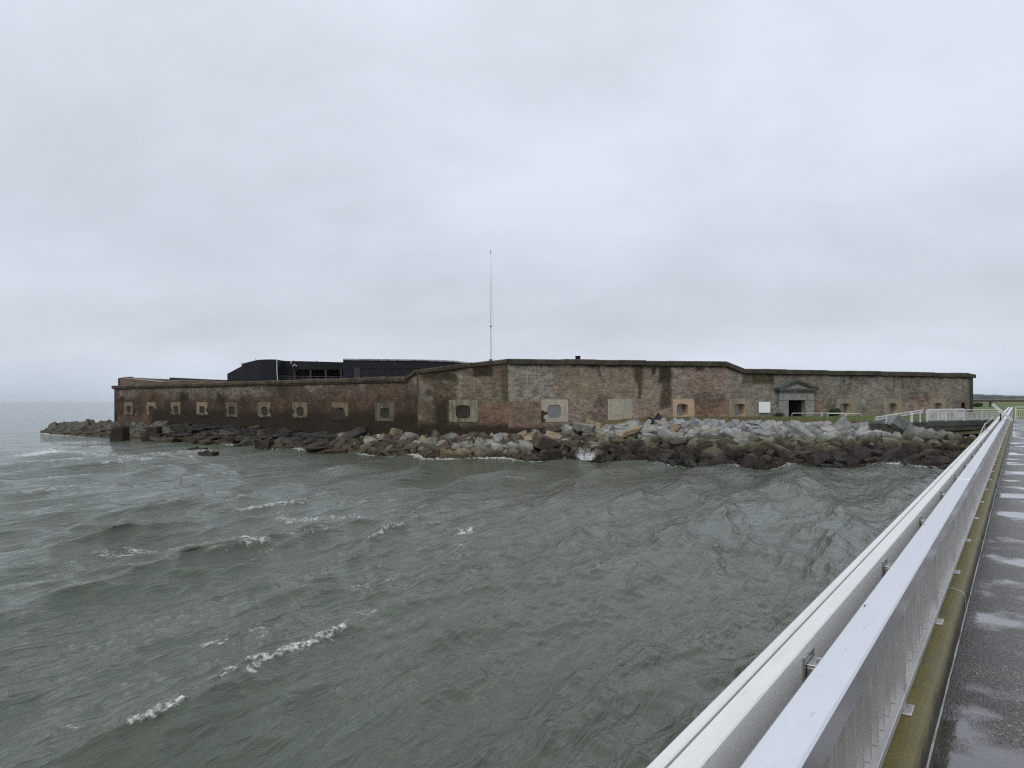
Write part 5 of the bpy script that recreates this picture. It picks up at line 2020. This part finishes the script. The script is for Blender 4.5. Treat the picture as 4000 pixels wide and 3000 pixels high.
def kerb_mat():
    m, nt, bs = new_mat('mossy_wet_kerb')
    k = NT(nt)
    p = k.obj()
    g = k.n('ShaderNodeNewGeometry')
    nz = k.n('ShaderNodeSeparateXYZ')
    k.put(nz.inputs[0], g.outputs['Normal'])
    sp = k.n('ShaderNodeSeparateXYZ')
    k.put(sp.inputs[0], p)
    a = k.ramp(k.noise(p, 2.2, 6, 0.65), ((0.30, 0.0), (0.66, 1.0)))
    c = k.mix(a, (0.10, 0.090, 0.016), (0.165, 0.142, 0.034))
    grit = k.ramp(k.noise(p, 55, 4, 0.7), ((0.25, 0.6), (0.7, 1.3)))
    c = k.mix(1.0, c, grit, 'MULTIPLY')
    bare = k.ramp(k.noise(p, 1.3, 6, 0.7), ((0.56, 0.0), (0.68, 1.0)))
    c = k.mix(k.math('MULTIPLY', bare, 0.75), c, (0.125, 0.112, 0.088))
    # the walked edge is bare, dark growth hangs down the face
    edge = k.ramp(k.math('MULTIPLY', k.math('ADD', sp.outputs[0], 0.50), 9.0), ((0.0, 0.0), (0.55, 0.45), (1.0, 0.7)))
    c = k.mix(k.math('MULTIPLY', edge, k.noise(p, 9, 5, 0.7)), c, (0.15, 0.13, 0.095))
    drip = k.noise(k.mapping(p, (1, 1, 0.25)), 7, 5, 0.7)
    hh = k.math('ADD', sp.outputs[2], k.math('MULTIPLY', k.math('SUBTRACT', drip, 0.5), 0.20))
    dk = k.ramp(k.math('DIVIDE', hh, 0.2), ((0.45, 1.0), (0.85, 0.0)))
    c = k.mix(k.math('MULTIPLY', dk, 0.92), c, (0.020, 0.018, 0.014))
    k.put(bs.inputs['Base Color'], c)
    bs.inputs['Roughness'].default_value = 0.55
    k.put(bs.inputs['Normal'], k.bump(k.math('ADD', k.noise(p, 60, 5, 0.7), k.math('MULTIPLY', k.noise(p, 6, 4, 0.6), 0.6)), 0.6, 0.012))
    return m


M['kerb'] = kerb_mat()
kerb = empty('kerb', PP(0, 0), PROT)
tag(kerb, 'low mossy concrete kerb carrying the pier railing', kind='structure')
prof = [(-0.392, -0.3), (-0.392, 0.0), (-0.394, 0.10), (-0.398, 0.155), (-0.408, 0.18), (-0.428, 0.196), (-0.455, 0.2), (-0.80, 0.2), (-0.82, 0.18), (-0.82, -0.6), (-0.70, -0.6)]
JO = [-10.4, -1.55, 7.3, 16.3, 25.3, 34.3, 43.3, 52.3, 61.3, 66.8]
for a, b in zip(JO[:-1], JO[1:]):
    V = []
    ys = np.linspace(a + 0.008, b - 0.008, 70)
    for yy in ys:
        for (x, z) in prof:
            w = 0.016 * (float(fbm(yy * 2.5, x * 8 + z * 7, 3, 4)) - 0.5)
            V.append(Vector((x + w, yy, z + w * 0.7)))
    n = len(prof)
    Fc = [(i * n + j, i * n + (j + 1) % n, (i + 1) * n + (j + 1) % n, (i + 1) * n + j) for i in range(len(ys) - 1) for j in range(n)]
    Fc += [tuple(range(n)), tuple((len(ys) - 1) * n + j for j in range(n))]
    plink('kerb_stone', MB().add(V, Fc), M['kerb'], kerb)
# sealant bead along the foot of the kerb and over each joint
V, Fc = [], []
ys = np.linspace(-6, 66, 720)
for yy in ys:
    w = 0.003 + 0.005 * float(fbm(yy * 2.3, 1.0, 8, 3)) + 0.003 * float(fbm(yy * 9, 1, 9, 2))
    V += [Vector((-0.394, yy, 0.010)), Vector((-0.388 + w * 0.3, yy, 0.008)), Vector((-0.390 + w, yy, -0.002))]
Fc = [(i * 3 + j, i * 3 + j + 1, i * 3 + j + 4, i * 3 + j + 3) for i in range(len(ys) - 1) for j in range(2)]
plink('sealant_bead', MB().add(V, Fc), M['sealant'], kerb)
for jy in JO[1:-1]:
    path = [(-0.60, 0.204), (-0.47, 0.205), (-0.43, 0.199), (-0.405, 0.183), (-0.394, 0.155), (-0.390, 0.1), (-0.386, 0.02)]
    V = []
    for i, (x, z) in enumerate(path):
        w = 0.014 if i < 4 else 0.009
        yy = jy + 0.004 * math.sin(i * 2.1)
        V += [Vector((x, yy - w, z)), Vector((x + 0.002, yy + w, z + 0.001))]
    Fc = [(i * 2, i * 2 + 1, i * 2 + 3, i * 2 + 2) for i in range(len(path) - 1)]
    plink('sealant_joint', MB().add(V, Fc), M['sealant'], kerb)

# ---- railing section, built once with its parts, then copied along the pier
SEC = 12.81
POST = 1.83
me_post = MB()
me_post.bbox(-0.590, -0.507, -0.028, 0.028, 0.214, 0.868, 0.004)
me_plate = MB()
me_plate.bbox(-0.640, -0.470, -0.075, 0.075, 0.1995, 0.213, 0.004)
me_bal = MB()
me_bal.bbox(-0.572, -0.530, -0.010, 0.010, 0.296, 0.869, 0.003)


def md(mb, name, mat):
    me = mesh_data(name, mb.V, mb.F, mat)
    bm = bmesh.new()
    bm.from_mesh(me)
    bmesh.ops.recalc_face_normals(bm, faces=bm.faces)
    bm.to_mesh(me)
    bm.free()
    return me


D_post, D_plate, D_bal = md(me_post, 'post', M['alu_post']), md(me_plate, 'base_plate', M['alu_post']), md(me_bal, 'baluster', M['alu_post'])
mb = MB()   # bracket between the two rails: a plate on the beam, an angle and its web
mb.bbox(-0.6485, -0.640, -0.075, 0.075, 0.80, 0.945, 0.002)
mb.bbox(-0.6395, -0.560, -0.052, 0.052, 0.905, 0.915, 0.002)
mb.bbox(-0.6395, -0.560, -0.052, -0.042, 0.80, 0.9045, 0.002)
mb.bbox(-0.6395, -0.560, 0.042, 0.052, 0.80, 0.9045, 0.002)
D_brk = md(mb, 'bracket', M['steel'])
mb = MB()
mb.tube([(-0.598, 0, 0.914), (-0.598, 0, 0.918), (-0.598, 0, 0.922), (-0.598, 0, 0.926)], [0.02, 0.02, 0.013, 0.012], 12)
D_bolt = md(mb, 'bolt', M['steel'])
mb = MB()
mb.tube([(-0.612, -0.052, 0.865), (-0.612, -0.058, 0.865), (-0.612, -0.060, 0.865), (-0.612, -0.075, 0.865)], [0.014, 0.014, 0.007, 0.007], 8)
D_nut = md(mb, 'nut', M['steel'])


def rail_section(s0, length, first_post, label):
    t = pier_empty('pier_railing', s0)
    tag(t, label, 'railing')
    g = 0.018
    mb = MB()
    mb.bbox(-0.572, -0.445, g, length - g, 0.870, 0.980, 0.007)
    plink('handrail', mb, M['alu_hand'], t)
    mb = MB()
    mb.bbox(-0.594, -0.503, g, length - g, 0.246, 0.296, 0.004)
    plink('bottom_rail', mb, M['alu_post'], t)
    mb = MB()
    mb.bbox(-0.758, -0.7225, g, length - g, 0.79, 0.982, 0.005)
    plink('guard_beam', mb, M['alu_beam'], t)
    mb = MB()
    mb.bbox(-0.7160, -0.648, g, length - g, 0.78, 0.980, 0.005)
    plink('guard_beam', mb, M['alu_beam'], t)
    mb = MB()
    mb.box(-0.7225, -0.7160, g, length - g, 0.80, 0.966)
    plink('beam_seal', mb, M['concrete_dark'], t)
    sl_r = random.Random(int(s0 * 10))
    for q in range(3):
        yy = sl_r.uniform(0.4, length - 0.4)
        xx = -0.555 + sl_r.choice((0.0, 0.03, 0.07))
        plink('drain_slot', MB().tube([(xx, yy - 0.012, 0.9803), (xx, yy + 0.012, 0.9803)], 0.003, 6), M['black_metal'], t)
    y = first_post
    while y < length:
        p = link('post', D_post, t, (0, y, 0))
        link('base_plate', D_plate, p)
        b = link('bracket', D_brk, t, (0, y + 0.28, 0))
        link('bolt', D_bolt, b)
        link('nut', D_nut, b)
        y += POST
    y = first_post - POST
    while y < length:
        for q in range(1, 10):
            yy = y + q * POST / 10
            if 0.03 < yy < length - 0.03:
                link('baluster', D_bal, t, (0, yy, 0))
        y += POST
    return t


s_first = (3.83 - 0.29) / math.cos(TH)
JOINT = 9.25
POSITIONS = ['beside the mossy kerb where it begins by the wettest paving', 'between the first and second rail joints', 'whose top joint carries the rope stanchion',
             'passing under the tilted information panel', 'beyond the tilted information panel', 'last length before the gangway opening']
starts = [JOINT - SEC + k_ * SEC for k_ in range(6)]
for k_, s0 in enumerate(starts):
    ln = SEC if k_ < 5 else 66.3 - s0
    fp_ = (s_first - s0) % POST
    rail_section(s0, ln, fp_, 'aluminium pier railing length ' + POSITIONS[k_])

# supports in the water under the pier
for k_, s0 in enumerate((4, 16, 28, 40, 52, 64)):
    th = empty('pier_pile', PP(s0, -1.4, 0) * 1.0)
    th.location.z = -1.5
    tag(th, 'square concrete pile standing in the water under the pier deck', 'pile', 'piles under the pier')
    for a in (-0.3, -2.7):
        c = PP(s0, a)
        MB().bbox(c.x - 0.2, c.x + 0.2, c.y - 0.2, c.y + 0.2, -1.5, DZ + SL * s0 - 0.95, 0.03).build('shaft', M['concrete_dark'], th)

# ---- tilted information panel over the rail
sp0 = 32.6
ip = pier_empty('information_panel', sp0)
tag(ip, 'tilted flat information panel on a dark post leaning over the pier rail', 'sign')
pl0 = Vector((-0.26, 0, HC - DZ - SL * sp0 - 0.83))
pl1 = Vector((-0.86, 0, HC - DZ - SL * sp0 - 0.24))
dv = (pl1 - pl0)
nv = Vector((dv.z, 0, -dv.x)).normalized() * -1
if nv.z < 0:
    nv = -nv
mb = MB()
mb.prism([pl0, pl1, pl1 + nv * 0.03, pl0 + nv * 0.03], (0, 0.95, 0))
plink('panel', mb, M['white_metal'], ip)
mb = MB()
for q0, q1 in ((0.0, 0.06), (0.89, 0.95)):
    mb.prism([pl0 + nv * -0.03 - dv * 0.02 + Vector((0, q0, 0)), pl1 + nv * -0.03 + dv * 0.02 + Vector((0, q0, 0)), pl1 + nv * 0.036 + dv * 0.02 + Vector((0, q0, 0)), pl0 + nv * 0.036 - dv * 0.02 + Vector((0, q0, 0))], (0, q1 - q0, 0))
plink('panel_frame', mb, M['alu_beam'], ip)
for yy in (0.15, 0.72):
    mb = MB()
    mb.bbox(-0.635, -0.595, yy, yy + 0.08, 0.2, 1.18, 0.006)
    plink('post', mb, M['black_metal'], ip)
mb = MB()
mb.bbox(-0.64, -0.58, 0.1, 0.85, 1.10, 1.17, 0.01)
plink('cross_brace', mb, M['black_metal'], ip)

# ---- rope stanchion on the outer beam
sr = JOINT + SEC + 0.02
rs = pier_empty('rope_stanchion', sr)
tag(rs, 'thin metal stanchion holding a grey rope beside the outer rail', 'stanchion')
mb = MB()
mb.bbox(-0.80, -0.63, -0.05, 0.05, 0.983, 0.992, 0.003)
plink('foot_plate', mb, M['steel'], rs)
mb = MB()
mb.tube([(-0.745, 0, 0.99), (-0.745, 0, 1.15)], 0.010, 8)
mb.tube([(-0.745, -0.02, 1.14), (-0.745, 0.0, 1.165), (-0.745, 0.02, 1.14)], 0.012, 8)
plink('rod', mb, M['steel'], rs)
mb = MB()
mb.tube([(-0.86, -6.0, 0.70), (-0.83, -4.0, 0.80), (-0.79, -2.0, 0.95), (-0.745, 0, 1.155), (-0.76, 2.5, 1.12), (-0.78, 5.5, 1.11), (-0.80, 9.5, 1.13)], 0.012, 6)
mb.tube([(-0.88, -5.5, 0.68), (-0.85, -4.0, 0.77), (-0.80, -2.0, 0.92), (-0.755, 0, 1.14), (-0.78, 2.5, 1.09), (-0.79, 5.5, 1.09), (-0.80, 9.5, 1.12)], 0.009, 6)
plink('rope', mb, M['rope'], rs)


# ---- gangway from the pier head to the fort ground
GA = Vector((30.3, 52.0, 0))
GB = Vector((38.4, 55.7, 0))
gdir = (GB - GA).normalized()
gper = Vector((-gdir.y, gdir.x, 0))
GZ0, GZ1 = 2.50, 2.52
gw = empty('gangway', GA + Vector((0, 0, GZ0)))
tag(gw, 'short weathered concrete gangway bridge joining the pier to the fort bank', 'bridge')


def gpt(u, v, z):
    return GA + gdir * u + gper * v + Vector((0, 0, z))


GL = (GB - GA).length
WD = 3.0
for z0, z1, v0, nm in ((1.80, 2.14, 0.0, 'beam'), (2.145, 2.33, -0.05, 'beam_course'), (2.335, 2.50, -0.02, 'deck_edge')):
    MB().prism([gpt(0, v0, z0), gpt(GL, v0, z0), gpt(GL, WD, z0), gpt(0, WD, z0)], (0, 0, z1 - z0)).build(nm, M['concrete_dark'], gw)
MB().prism([gpt(0.02, 1.0, -0.2), gpt(GL, 1.0, -0.2), gpt(GL, 1.3, -0.2), gpt(0.02, 1.3, -0.2)], (0, 0, 1.99)).build('shade_backing', M['concrete_dark'], gw)  # wall added under the deck so the space beneath reads dark
# abutment under its landward end, of rough stones
ab = empty('stone_abutment', GA + Vector((-1.6, 0.5, 1.2)))
tag(ab, 'rough dark stone abutment and low wall at the landward end of the gangway', 'wall')
lr = random.Random(9)
z = 1.1
while z < 2.45:
    hgt = lr.uniform(0.2, 0.32)
    u = -3.9 + lr.uniform(0, 0.4)
    while u < -0.02:
        ln = min(lr.uniform(0.45, 0.95), -u)
        pts = []
        topz = min(z + hgt, 2.45)
        for uu in (u + 0.01, u + ln - 0.01):
            for vv in (-0.02 + lr.uniform(-0.05, 0.04), 0.6):
                for zz in (z + 0.005, topz - 0.005):
                    pts.append(gpt(uu + lr.uniform(-0.015, 0.015), vv, zz + lr.uniform(-0.01, 0.01)))
        MB().hull(pts).build('stone', M['abutment'], ab)
        u += ln
    z += hgt
MB().prism([gpt(-4.0, 0.15, 0.8), gpt(0.0, 0.15, 0.8), gpt(0.0, 3.0, 0.8), gpt(-4.0, 3.0, 0.8)], (0, 0, 1.6)).build('core', M['abutment'], ab)


def gang_rail(v, label, u0=0.15, u1=None, h=0.87):
    u1 = u1 or GL - 0.1
    t = empty('gangway_railing', gpt(u0, v, GZ0))
    tag(t, label, 'railing')
    ang = math.atan2(gdir.y, gdir.x)

    def bx(ua, ub, va, vb, za, zb):
        mb = MB()
        Mx = Matrix.Translation(gpt(0, v, GZ0)) @ Matrix.Rotation(ang, 4, 'Z')
        mb.bbox(ua, ub, va, vb, za, zb, 0.004, Mx)
        return mb
    bx(u0, u1, -0.05, 0.05, h - 0.07, h).build('handrail', M['white_metal'], t)
    bx(u0, u1, -0.02, 0.02, h - 0.24, h - 0.19).build('upper_rail', M['white_metal'], t)
    bx(u0, u1, -0.02, 0.02, 0.09, 0.14).build('bottom_rail', M['white_metal'], t)
    n = 5
    for k_ in range(n):
        u = u0 + 0.06 + (u1 - u0 - 0.12) * k_ / (n - 1)
        bx(u - 0.05, u + 0.05, -0.045, 0.045, 0.0, h - 0.071).build('post', M['white_metal'], t)
    nb_ = int((u1 - u0) / 0.15)
    for k_ in range(1, nb_):
        u = u0 + (u1 - u0) * k_ / nb_
        bx(u - 0.018, u + 0.018, -0.015, 0.015, 0.141, h - 0.241).build('baluster', M['white_metal'], t)


gang_rail(0.06, 'white gangway railing on the water side')
gang_rail(2.9, 'white gangway railing on the landward side seen through the nearer one', 4.4)
# white rails sloping down past the abutment
rr = empty('ramp_rail', gpt(-4.4, 0.3, 2.4))
tag(rr, 'white double rail sloping down from the gangway over the stone wall', 'railing')
for dz in (0.0, -0.17):
    a, b = gpt(0.1, 0.25, 3.36 + dz), gpt(-4.6, 0.55, 2.86 + dz)
    mb = MB()
    mb.prism([a + Vector((0, 0, -0.035)), a + Vector((0, 0.07, -0.035)), a + Vector((0, 0.07, 0.035)), a + Vector((0, 0, 0.035))], b - a)
    mb.build('rail', M['white_metal'], rr)
for u in (-0.15, -1.0, -1.15, -2.45, -3.75):
    p = gpt(u, 0.3, 2.4)
    zt_ = 3.36 + (u / 4.6) * 0.5
    MB().bbox(p.x - 0.04, p.x + 0.04, p.y - 0.04 + 0.05, p.y + 0.04 + 0.05, 2.35, zt_ - 0.036, 0.005).build('post', M['white_metal'], rr)

# pier-head railing across the far end
he = pier_empty('pier_railing', S_END - 0.2)
tag(he, 'white railing across the far end of the pier with grass behind', 'railing')
plink('handrail', MB().bbox(-0.35, 6.0, -0.05, 0.05, 0.90, 0.97, 0.005), M['white_metal'], he)
plink('upper_rail', MB().bbox(-0.35, 6.0, -0.02, 0.02, 0.70, 0.75, 0.005), M['white_metal'], he)
plink('bottom_rail', MB().bbox(-0.35, 6.0, -0.02, 0.02, 0.09, 0.14, 0.005), M['white_metal'], he)
for k_ in range(5):
    x = -0.3 + k_ * 1.5
    plink('post', MB().bbox(x - 0.05, x + 0.05, -0.045, 0.045, -0.01, 0.899, 0.005), M['white_metal'], he)
for k_ in range(40):
    x = -0.2 + k_ * 0.15
    plink('baluster', MB().bbox(x - 0.018, x + 0.018, -0.015, 0.015, 0.141, 0.699, 0.003), M['white_metal'], he)
# end post of the long railing
ep = pier_empty('end_post', 66.4)
tag(ep, 'grey metal end post closing the pier railing by the gangway', 'post')
plink('shaft', MB().bbox(-0.57, -0.45, 0, 0.12, 0.2, 0.99, 0.006), M['alu_post'], ep)
plink('cap', MB().bbox(-0.59, -0.43, -0.02, 0.14, 0.991, 1.01, 0.004), M['alu_beam'], ep)

# ------------------------------------------------------------------ low rails, plants and litter in front of the wall
def hoop(px0, px1, py, Y, z_end, label):
    a = Vector(((px0 - 2000) * Y / F, Y, zat(px0, py, Y)))
    b = Vector(((px1 - 2000) * Y / F, Y + 0.4, zat(px1, py, Y)))
    d = (b - a).normalized()
    za = float(ground_z(a.x, a.y)) - 0.05
    pts = [Vector((a.x, a.y, za)), a + Vector((0, 0, -0.10)), a + d * 0.03 + Vector((0, 0, -0.03)), a + d * 0.10, b - d * 0.25, b - d * 0.1 + Vector((0, 0, -0.04)),
           b + Vector((0, 0, -0.15)), b + d * 0.08 + Vector((0, 0, z_end - 0.35))]
    t = empty('low_handrail', (a.x, a.y, za))
    tag(t, label, 'railing')
    MB().tube(pts, 0.026, 8).build('pipe', M['white_metal'], t, smooth=True)
    m_ = a.lerp(b, 0.55)
    MB().tube([m_ + Vector((0, 0, -0.02)), Vector((m_.x, m_.y, float(ground_z(m_.x, m_.y)) - 0.05))], 0.03, 8).build('leg', M['white_metal'], t, smooth=True)


hoop(3093, 3314, 1614, 61.0, 0.0, 'long low white pipe handrail crossing in front of the doorway')
hoop(3232, 3373, 1615.5, 58.6, 0.0, 'shorter low white pipe handrail on the grass right of the doorway')


def leaf_blob(c, rx, ry, rz, n, lr, size=0.09):
    V, Fc = [], []
    for i in range(n):
        d = Vector((lr.gauss(0, 1), lr.gauss(0, 1), lr.gauss(0, 1))).normalized() * (lr.random() ** 0.4)
        clump = 0.8 + 0.35 * math.sin(d.x * 5 + c[0]) * math.cos(d.z * 6)
        p = Vector((c[0] + d.x * rx * clump, c[1] + d.y * ry * clump, c[2] + d.z * rz * clump))
        a = Vector((lr.gauss(0, 1), lr.gauss(0, 1), lr.gauss(0, 1))).normalized() * size * lr.uniform(0.6, 1.4)
        b = a.cross(Vector((lr.gauss(0, 1), lr.gauss(0, 1), lr.gauss(0, 1)))).normalized() * size * 0.5
        k_ = len(V)
        V += [p - a, p + b, p + a, p - b]
        Fc.append((k_, k_ + 1, k_ + 2, k_ + 3))
    return V, Fc


def shrub(label, px0, px1, py0, Y, n, seed, mat='leaf', size=0.09, two=False):
    lr = random.Random(seed)
    x0, x1 = (px0 - 2000) * Y / F, (px1 - 2000) * Y / F
    xc = (x0 + x1) / 2
    zb = float(ground_z(xc, Y)) if xc > 7 else 2.4
    zt_ = zat((px0 + px1) / 2, py0, Y)
    t = empty('shrub', (xc, Y, zb))
    tag(t, label, 'shrub')
    mb = MB()
    h = zt_ - zb
    V, Fc = leaf_blob((xc, Y, zb + h * 0.48), (x1 - x0) / 2, 0.45, h * 0.52, n, lr, size)
    mb.add(V, Fc)
    me = mesh_data('foliage', mb.V, mb.F, M[mat])
    me.transform(Matrix.Translation(-t.location))
    link('foliage', me, t)
    mb = MB()
    for i in range(5):
        a = lr.uniform(-0.3, 0.3) * (x1 - x0)
        mb.tube([(xc + a * 0.3, Y, zb - 0.05), (xc + a * 0.7, Y + 0.05, zb + h * 0.4), (xc + a, Y, zb + h * 0.7)], [0.03, 0.02, 0.01], 5)
    mb.build('stem', M['bark'], t)


shrub('dark green shrub against the wall between doorway and the next embrasure', 3236, 3268, 1593, 65.5, 900, 1)
shrub('leaning dark shrub touching the embrasure panel right of the doorway', 3256, 3284, 1591, 65.2, 700, 2)
shrub('low straggling plant at the left foot of the stone doorway', 3018, 3072, 1611, 63.2, 500, 3, size=0.06)
shrub('round dark bush in the field past the fort end', 3798, 3840, 1573, 128, 900, 4, size=0.16)

# black tarpaulin heap on the bank
Yt = 57.6
xt0, xt1 = (2524 - 2000) * Yt / F, (2602 - 2000) * Yt / F
bm = bmesh.new()
NXT, NYT = 22, 10
vs = []
for a in range(NXT + 1):
    for b in range(NYT + 1):
        u, v = a / NXT, b / NYT
        x = xt0 + (xt1 - xt0) * u
        hgt = 0.62 * math.exp(-((u - 0.62) / 0.2) ** 2) + 0.34 * math.exp(-((u - 0.15) / 0.12) ** 2)
        hgt *= math.sin(v * math.pi) ** 0.6 if 0 < v < 1 else 0
        hgt += 0.16 * (float(fbm(u * 9, v * 6, 3, 3)) - 0.5) * (0 < v < 1)
        vs.append(bm.verts.new((x, Yt - 0.7 + 1.4 * v, 2.42 + hgt)))
for a in range(NXT):
    for b in range(NYT):
        i = a * (NYT + 1) + b
        bm.faces.new((vs[i], vs[i + NYT + 1], vs[i + NYT + 2], vs[i + 1]))
me = bpy.data.meshes.new('tarpaulin')
bm.to_mesh(me)
bm.free()
me.materials.append(M['tarp'])
me.transform(Matrix.Translation(-Vector(((xt0 + xt1) / 2, Yt, 2.42))))
tag(link('tarpaulin', me, None, ((xt0 + xt1) / 2, Yt, 2.42)), 'crumpled black tarpaulin heaped on top of the pale boulders', 'tarpaulin')

# post in the field
Yq = 128.0
xq = (3868 - 2000) * Yq / F
zq = float(ground_z(xq, Yq))
mb = MB()
mb.bbox(xq - 0.16, xq + 0.16, Yq - 0.16, Yq + 0.16, zq - 0.05, zat(3868, 1568, Yq), 0.03)
mb.bbox(xq - 0.19, xq + 0.19, Yq - 0.19, Yq + 0.19, zat(3868, 1568, Yq), zat(3868, 1566.5, Yq), 0.02)
tag(mb.build('timber_post', M['timber'], None, 'base'), 'short thick dark timber post standing in the field past the fort end', 'post')


# ------------------------------------------------------------------ grass tufts, marsh edge, far shore
def blades(n, gen, seed, name, mat, label, h0, h1, w):
    lr = random.Random(seed)
    V, Fc = [], []
    for i in range(n):
        p = gen(lr)
        if p is None:
            continue
        a = lr.uniform(0, 6.283)
        h = lr.uniform(h0, h1)
        d = Vector((math.cos(a), math.sin(a), 0)) * w * lr.uniform(0.6, 1.4)
        tip = Vector((lr.gauss(0, 0.35) * h, lr.gauss(0, 0.35) * h, h))
        k_ = len(V)
        V += [p - d, p + d, p + d * 0.5 + tip * 0.6, p + tip]
        Fc.append((k_, k_ + 1, k_ + 2, k_ + 3))
    me = mesh_data(name, V, Fc, mat)
    o = link(name, me)
    tag(o, label, 'grass', None, 'stuff')
    return o


M['blade_green'] = simple('grass_blades', (0.075, 0.115, 0.026), (0.12, 0.15, 0.04), 1.5, 0.7)
M['blade_brown'] = simple('dry_grass_blades', (0.085, 0.06, 0.03), (0.16, 0.115, 0.06), 1.2, 0.8)
M['marsh'] = simple('brown_marsh_stems', (0.045, 0.036, 0.026), (0.095, 0.075, 0.05), 0.4, 0.9)


def gen_green(r):
    x = r.uniform(13, 34)
    cy = float(np.interp(x, crX, crY))
    y = cy + 1.2 + r.random() ** 1.2 * 8
    u = (Vector((x, y)) - G0).dot(FG.n)
    if u < 0.1:
        return None
    return Vector((x, y, float(ground_z(x, y)) - 0.02))


def gen_brown(r):
    x = r.uniform(9, 34)
    cy = float(np.interp(x, crX, crY))
    y = cy - 0.25 + r.random() * 2.6
    return Vector((x, y, float(ground_z(x, y)) - 0.06))


blades(9000, gen_green, 5, 'grass', M['blade_green'], 'short green grass blades in front of the fort wall', 0.05, 0.16, 0.012)
blades(5000, gen_brown, 6, 'dry_grass', M['blade_brown'], 'brown dry grass hanging over the stones at the turf edge', 0.06, 0.24, 0.012)


def gen_marsh(r):
    y = r.uniform(225, 330)
    x = y * r.uniform(0.60, 0.80)
    return Vector((x, y, float(ground_z(x, y)) - 0.1))


blades(14000, gen_marsh, 7, 'marsh_plants', M['marsh'], 'dark brown marsh plants along the field edge', 0.2, 0.7, 0.10)

# far wooded shore across the water
V, Fc = [], []
Yw = 2600
lr = random.Random(3)
xs = np.arange(1550, 3400, 9)
for x in xs:
    g_ = float(fbm(x * 0.0045, 0.5, 3, 3))
    hgt = 11.0 + 16.0 * g_ + 4.0 * (float(fbm(x * 0.03, 0.5, 5, 3)) - 0.5)
    hgt *= float(sstep(1550, 1680, x))
    V += [Vector((x, Yw + lr.uniform(-8, 8), -1)), Vector((x + lr.uniform(-3, 3), Yw + lr.uniform(-8, 8), hgt * 0.7)), Vector((x, Yw + 14, hgt)), Vector((x, Yw + 60, hgt * 0.6)), Vector((x, Yw + 90, -1))]
for i in range(len(xs) - 1):
    for j in range(4):
        Fc.append((i * 5 + j, i * 5 + j + 1, i * 5 + j + 6, i * 5 + j + 5))
fw = MB().add(V, Fc).build('far_wood', simple('distant_trees', (0.022, 0.03, 0.022), (0.05, 0.058, 0.045), 0.02, 0.9), None)
tag(fw, 'low wooded far shore across the water', 'trees', None, 'stuff')


# ------------------------------------------------------------------ spray thrown up at the stones
def spray(px, py, Y, w, h, n, seed, label):
    lr = random.Random(seed)
    ico = bmesh.new()
    bmesh.ops.create_icosphere(ico, subdivisions=1, radius=1)
    iv = [v.co.copy() for v in ico.verts]
    ifc = [tuple(v.index for v in f.verts) for f in ico.faces]
    ico.free()
    c = Vector(((px - 2000) * Y / F, Y, 0.05))
    V, Fc = [], []
    jets = [(lr.uniform(-1, 1), lr.uniform(0.25, 1.0)) for q in range(14)]
    for i in range(n):
        jet, jh = lr.choice(jets)
        t = lr.random() ** 1.3
        x = jet * w * (0.45 + 0.6 * t) + lr.gauss(0, 0.10 * w * (0.4 + t))
        z = h * jh * t * (1.35 - 0.35 * t) + lr.gauss(0, 0.05)
        r = lr.uniform(0.005, 0.022) * (1.3 - t)
        st = lr.uniform(1.0, 2.8)
        k_ = len(V)
        p = c + Vector((x, lr.gauss(0, 0.2), max(z, 0)))
        V += [p + Vector((q.x * r, q.y * r, q.z * r * st)) for q in iv]
        Fc += [tuple(j + k_ for j in f) for f in ifc]
    me = mesh_data('sea_spray', V, Fc, M['spray'], True)
    tag(link('sea_spray', me), label, 'spray', None, 'stuff')


M['spray'] = simple('white_spray', (0.72, 0.75, 0.76), (0.82, 0.84, 0.85), 5, 0.4)
spray(2290, 1795, 48.6, 0.75, 0.95, 1700, 1, 'white spray bursting up against the stones below the patched panel')
spray(3475, 1818, 43.8, 1.1, 0.35, 260, 2, 'low white spray breaking at the foot of the tall stone bank')
spray(1080, 1762, 58.5, 1.4, 0.2, 120, 3, 'thin spray along the apron foot')


# ------------------------------------------------------------------ haze over the water
hz = bpy.data.materials.new('thin_haze')
hz.use_nodes = True
hn = hz.node_tree.nodes
for n_ in list(hn):
    hn.remove(n_)
ho = hn.new('ShaderNodeOutputMaterial')
hv = hn.new('ShaderNodeVolumePrincipled')
hv.inputs['Color'].default_value = (0.86, 0.90, 0.96, 1)
hv.inputs['Density'].default_value = 0.00006
hz.node_tree.links.new(hv.outputs[0], ho.inputs['Volume'])
hb = MB().box(-9600, 9600, -9600, 9600, -3.0, 34.0).build('haze', hz)
tag(hb, 'thin pale haze over the water', kind='stuff')
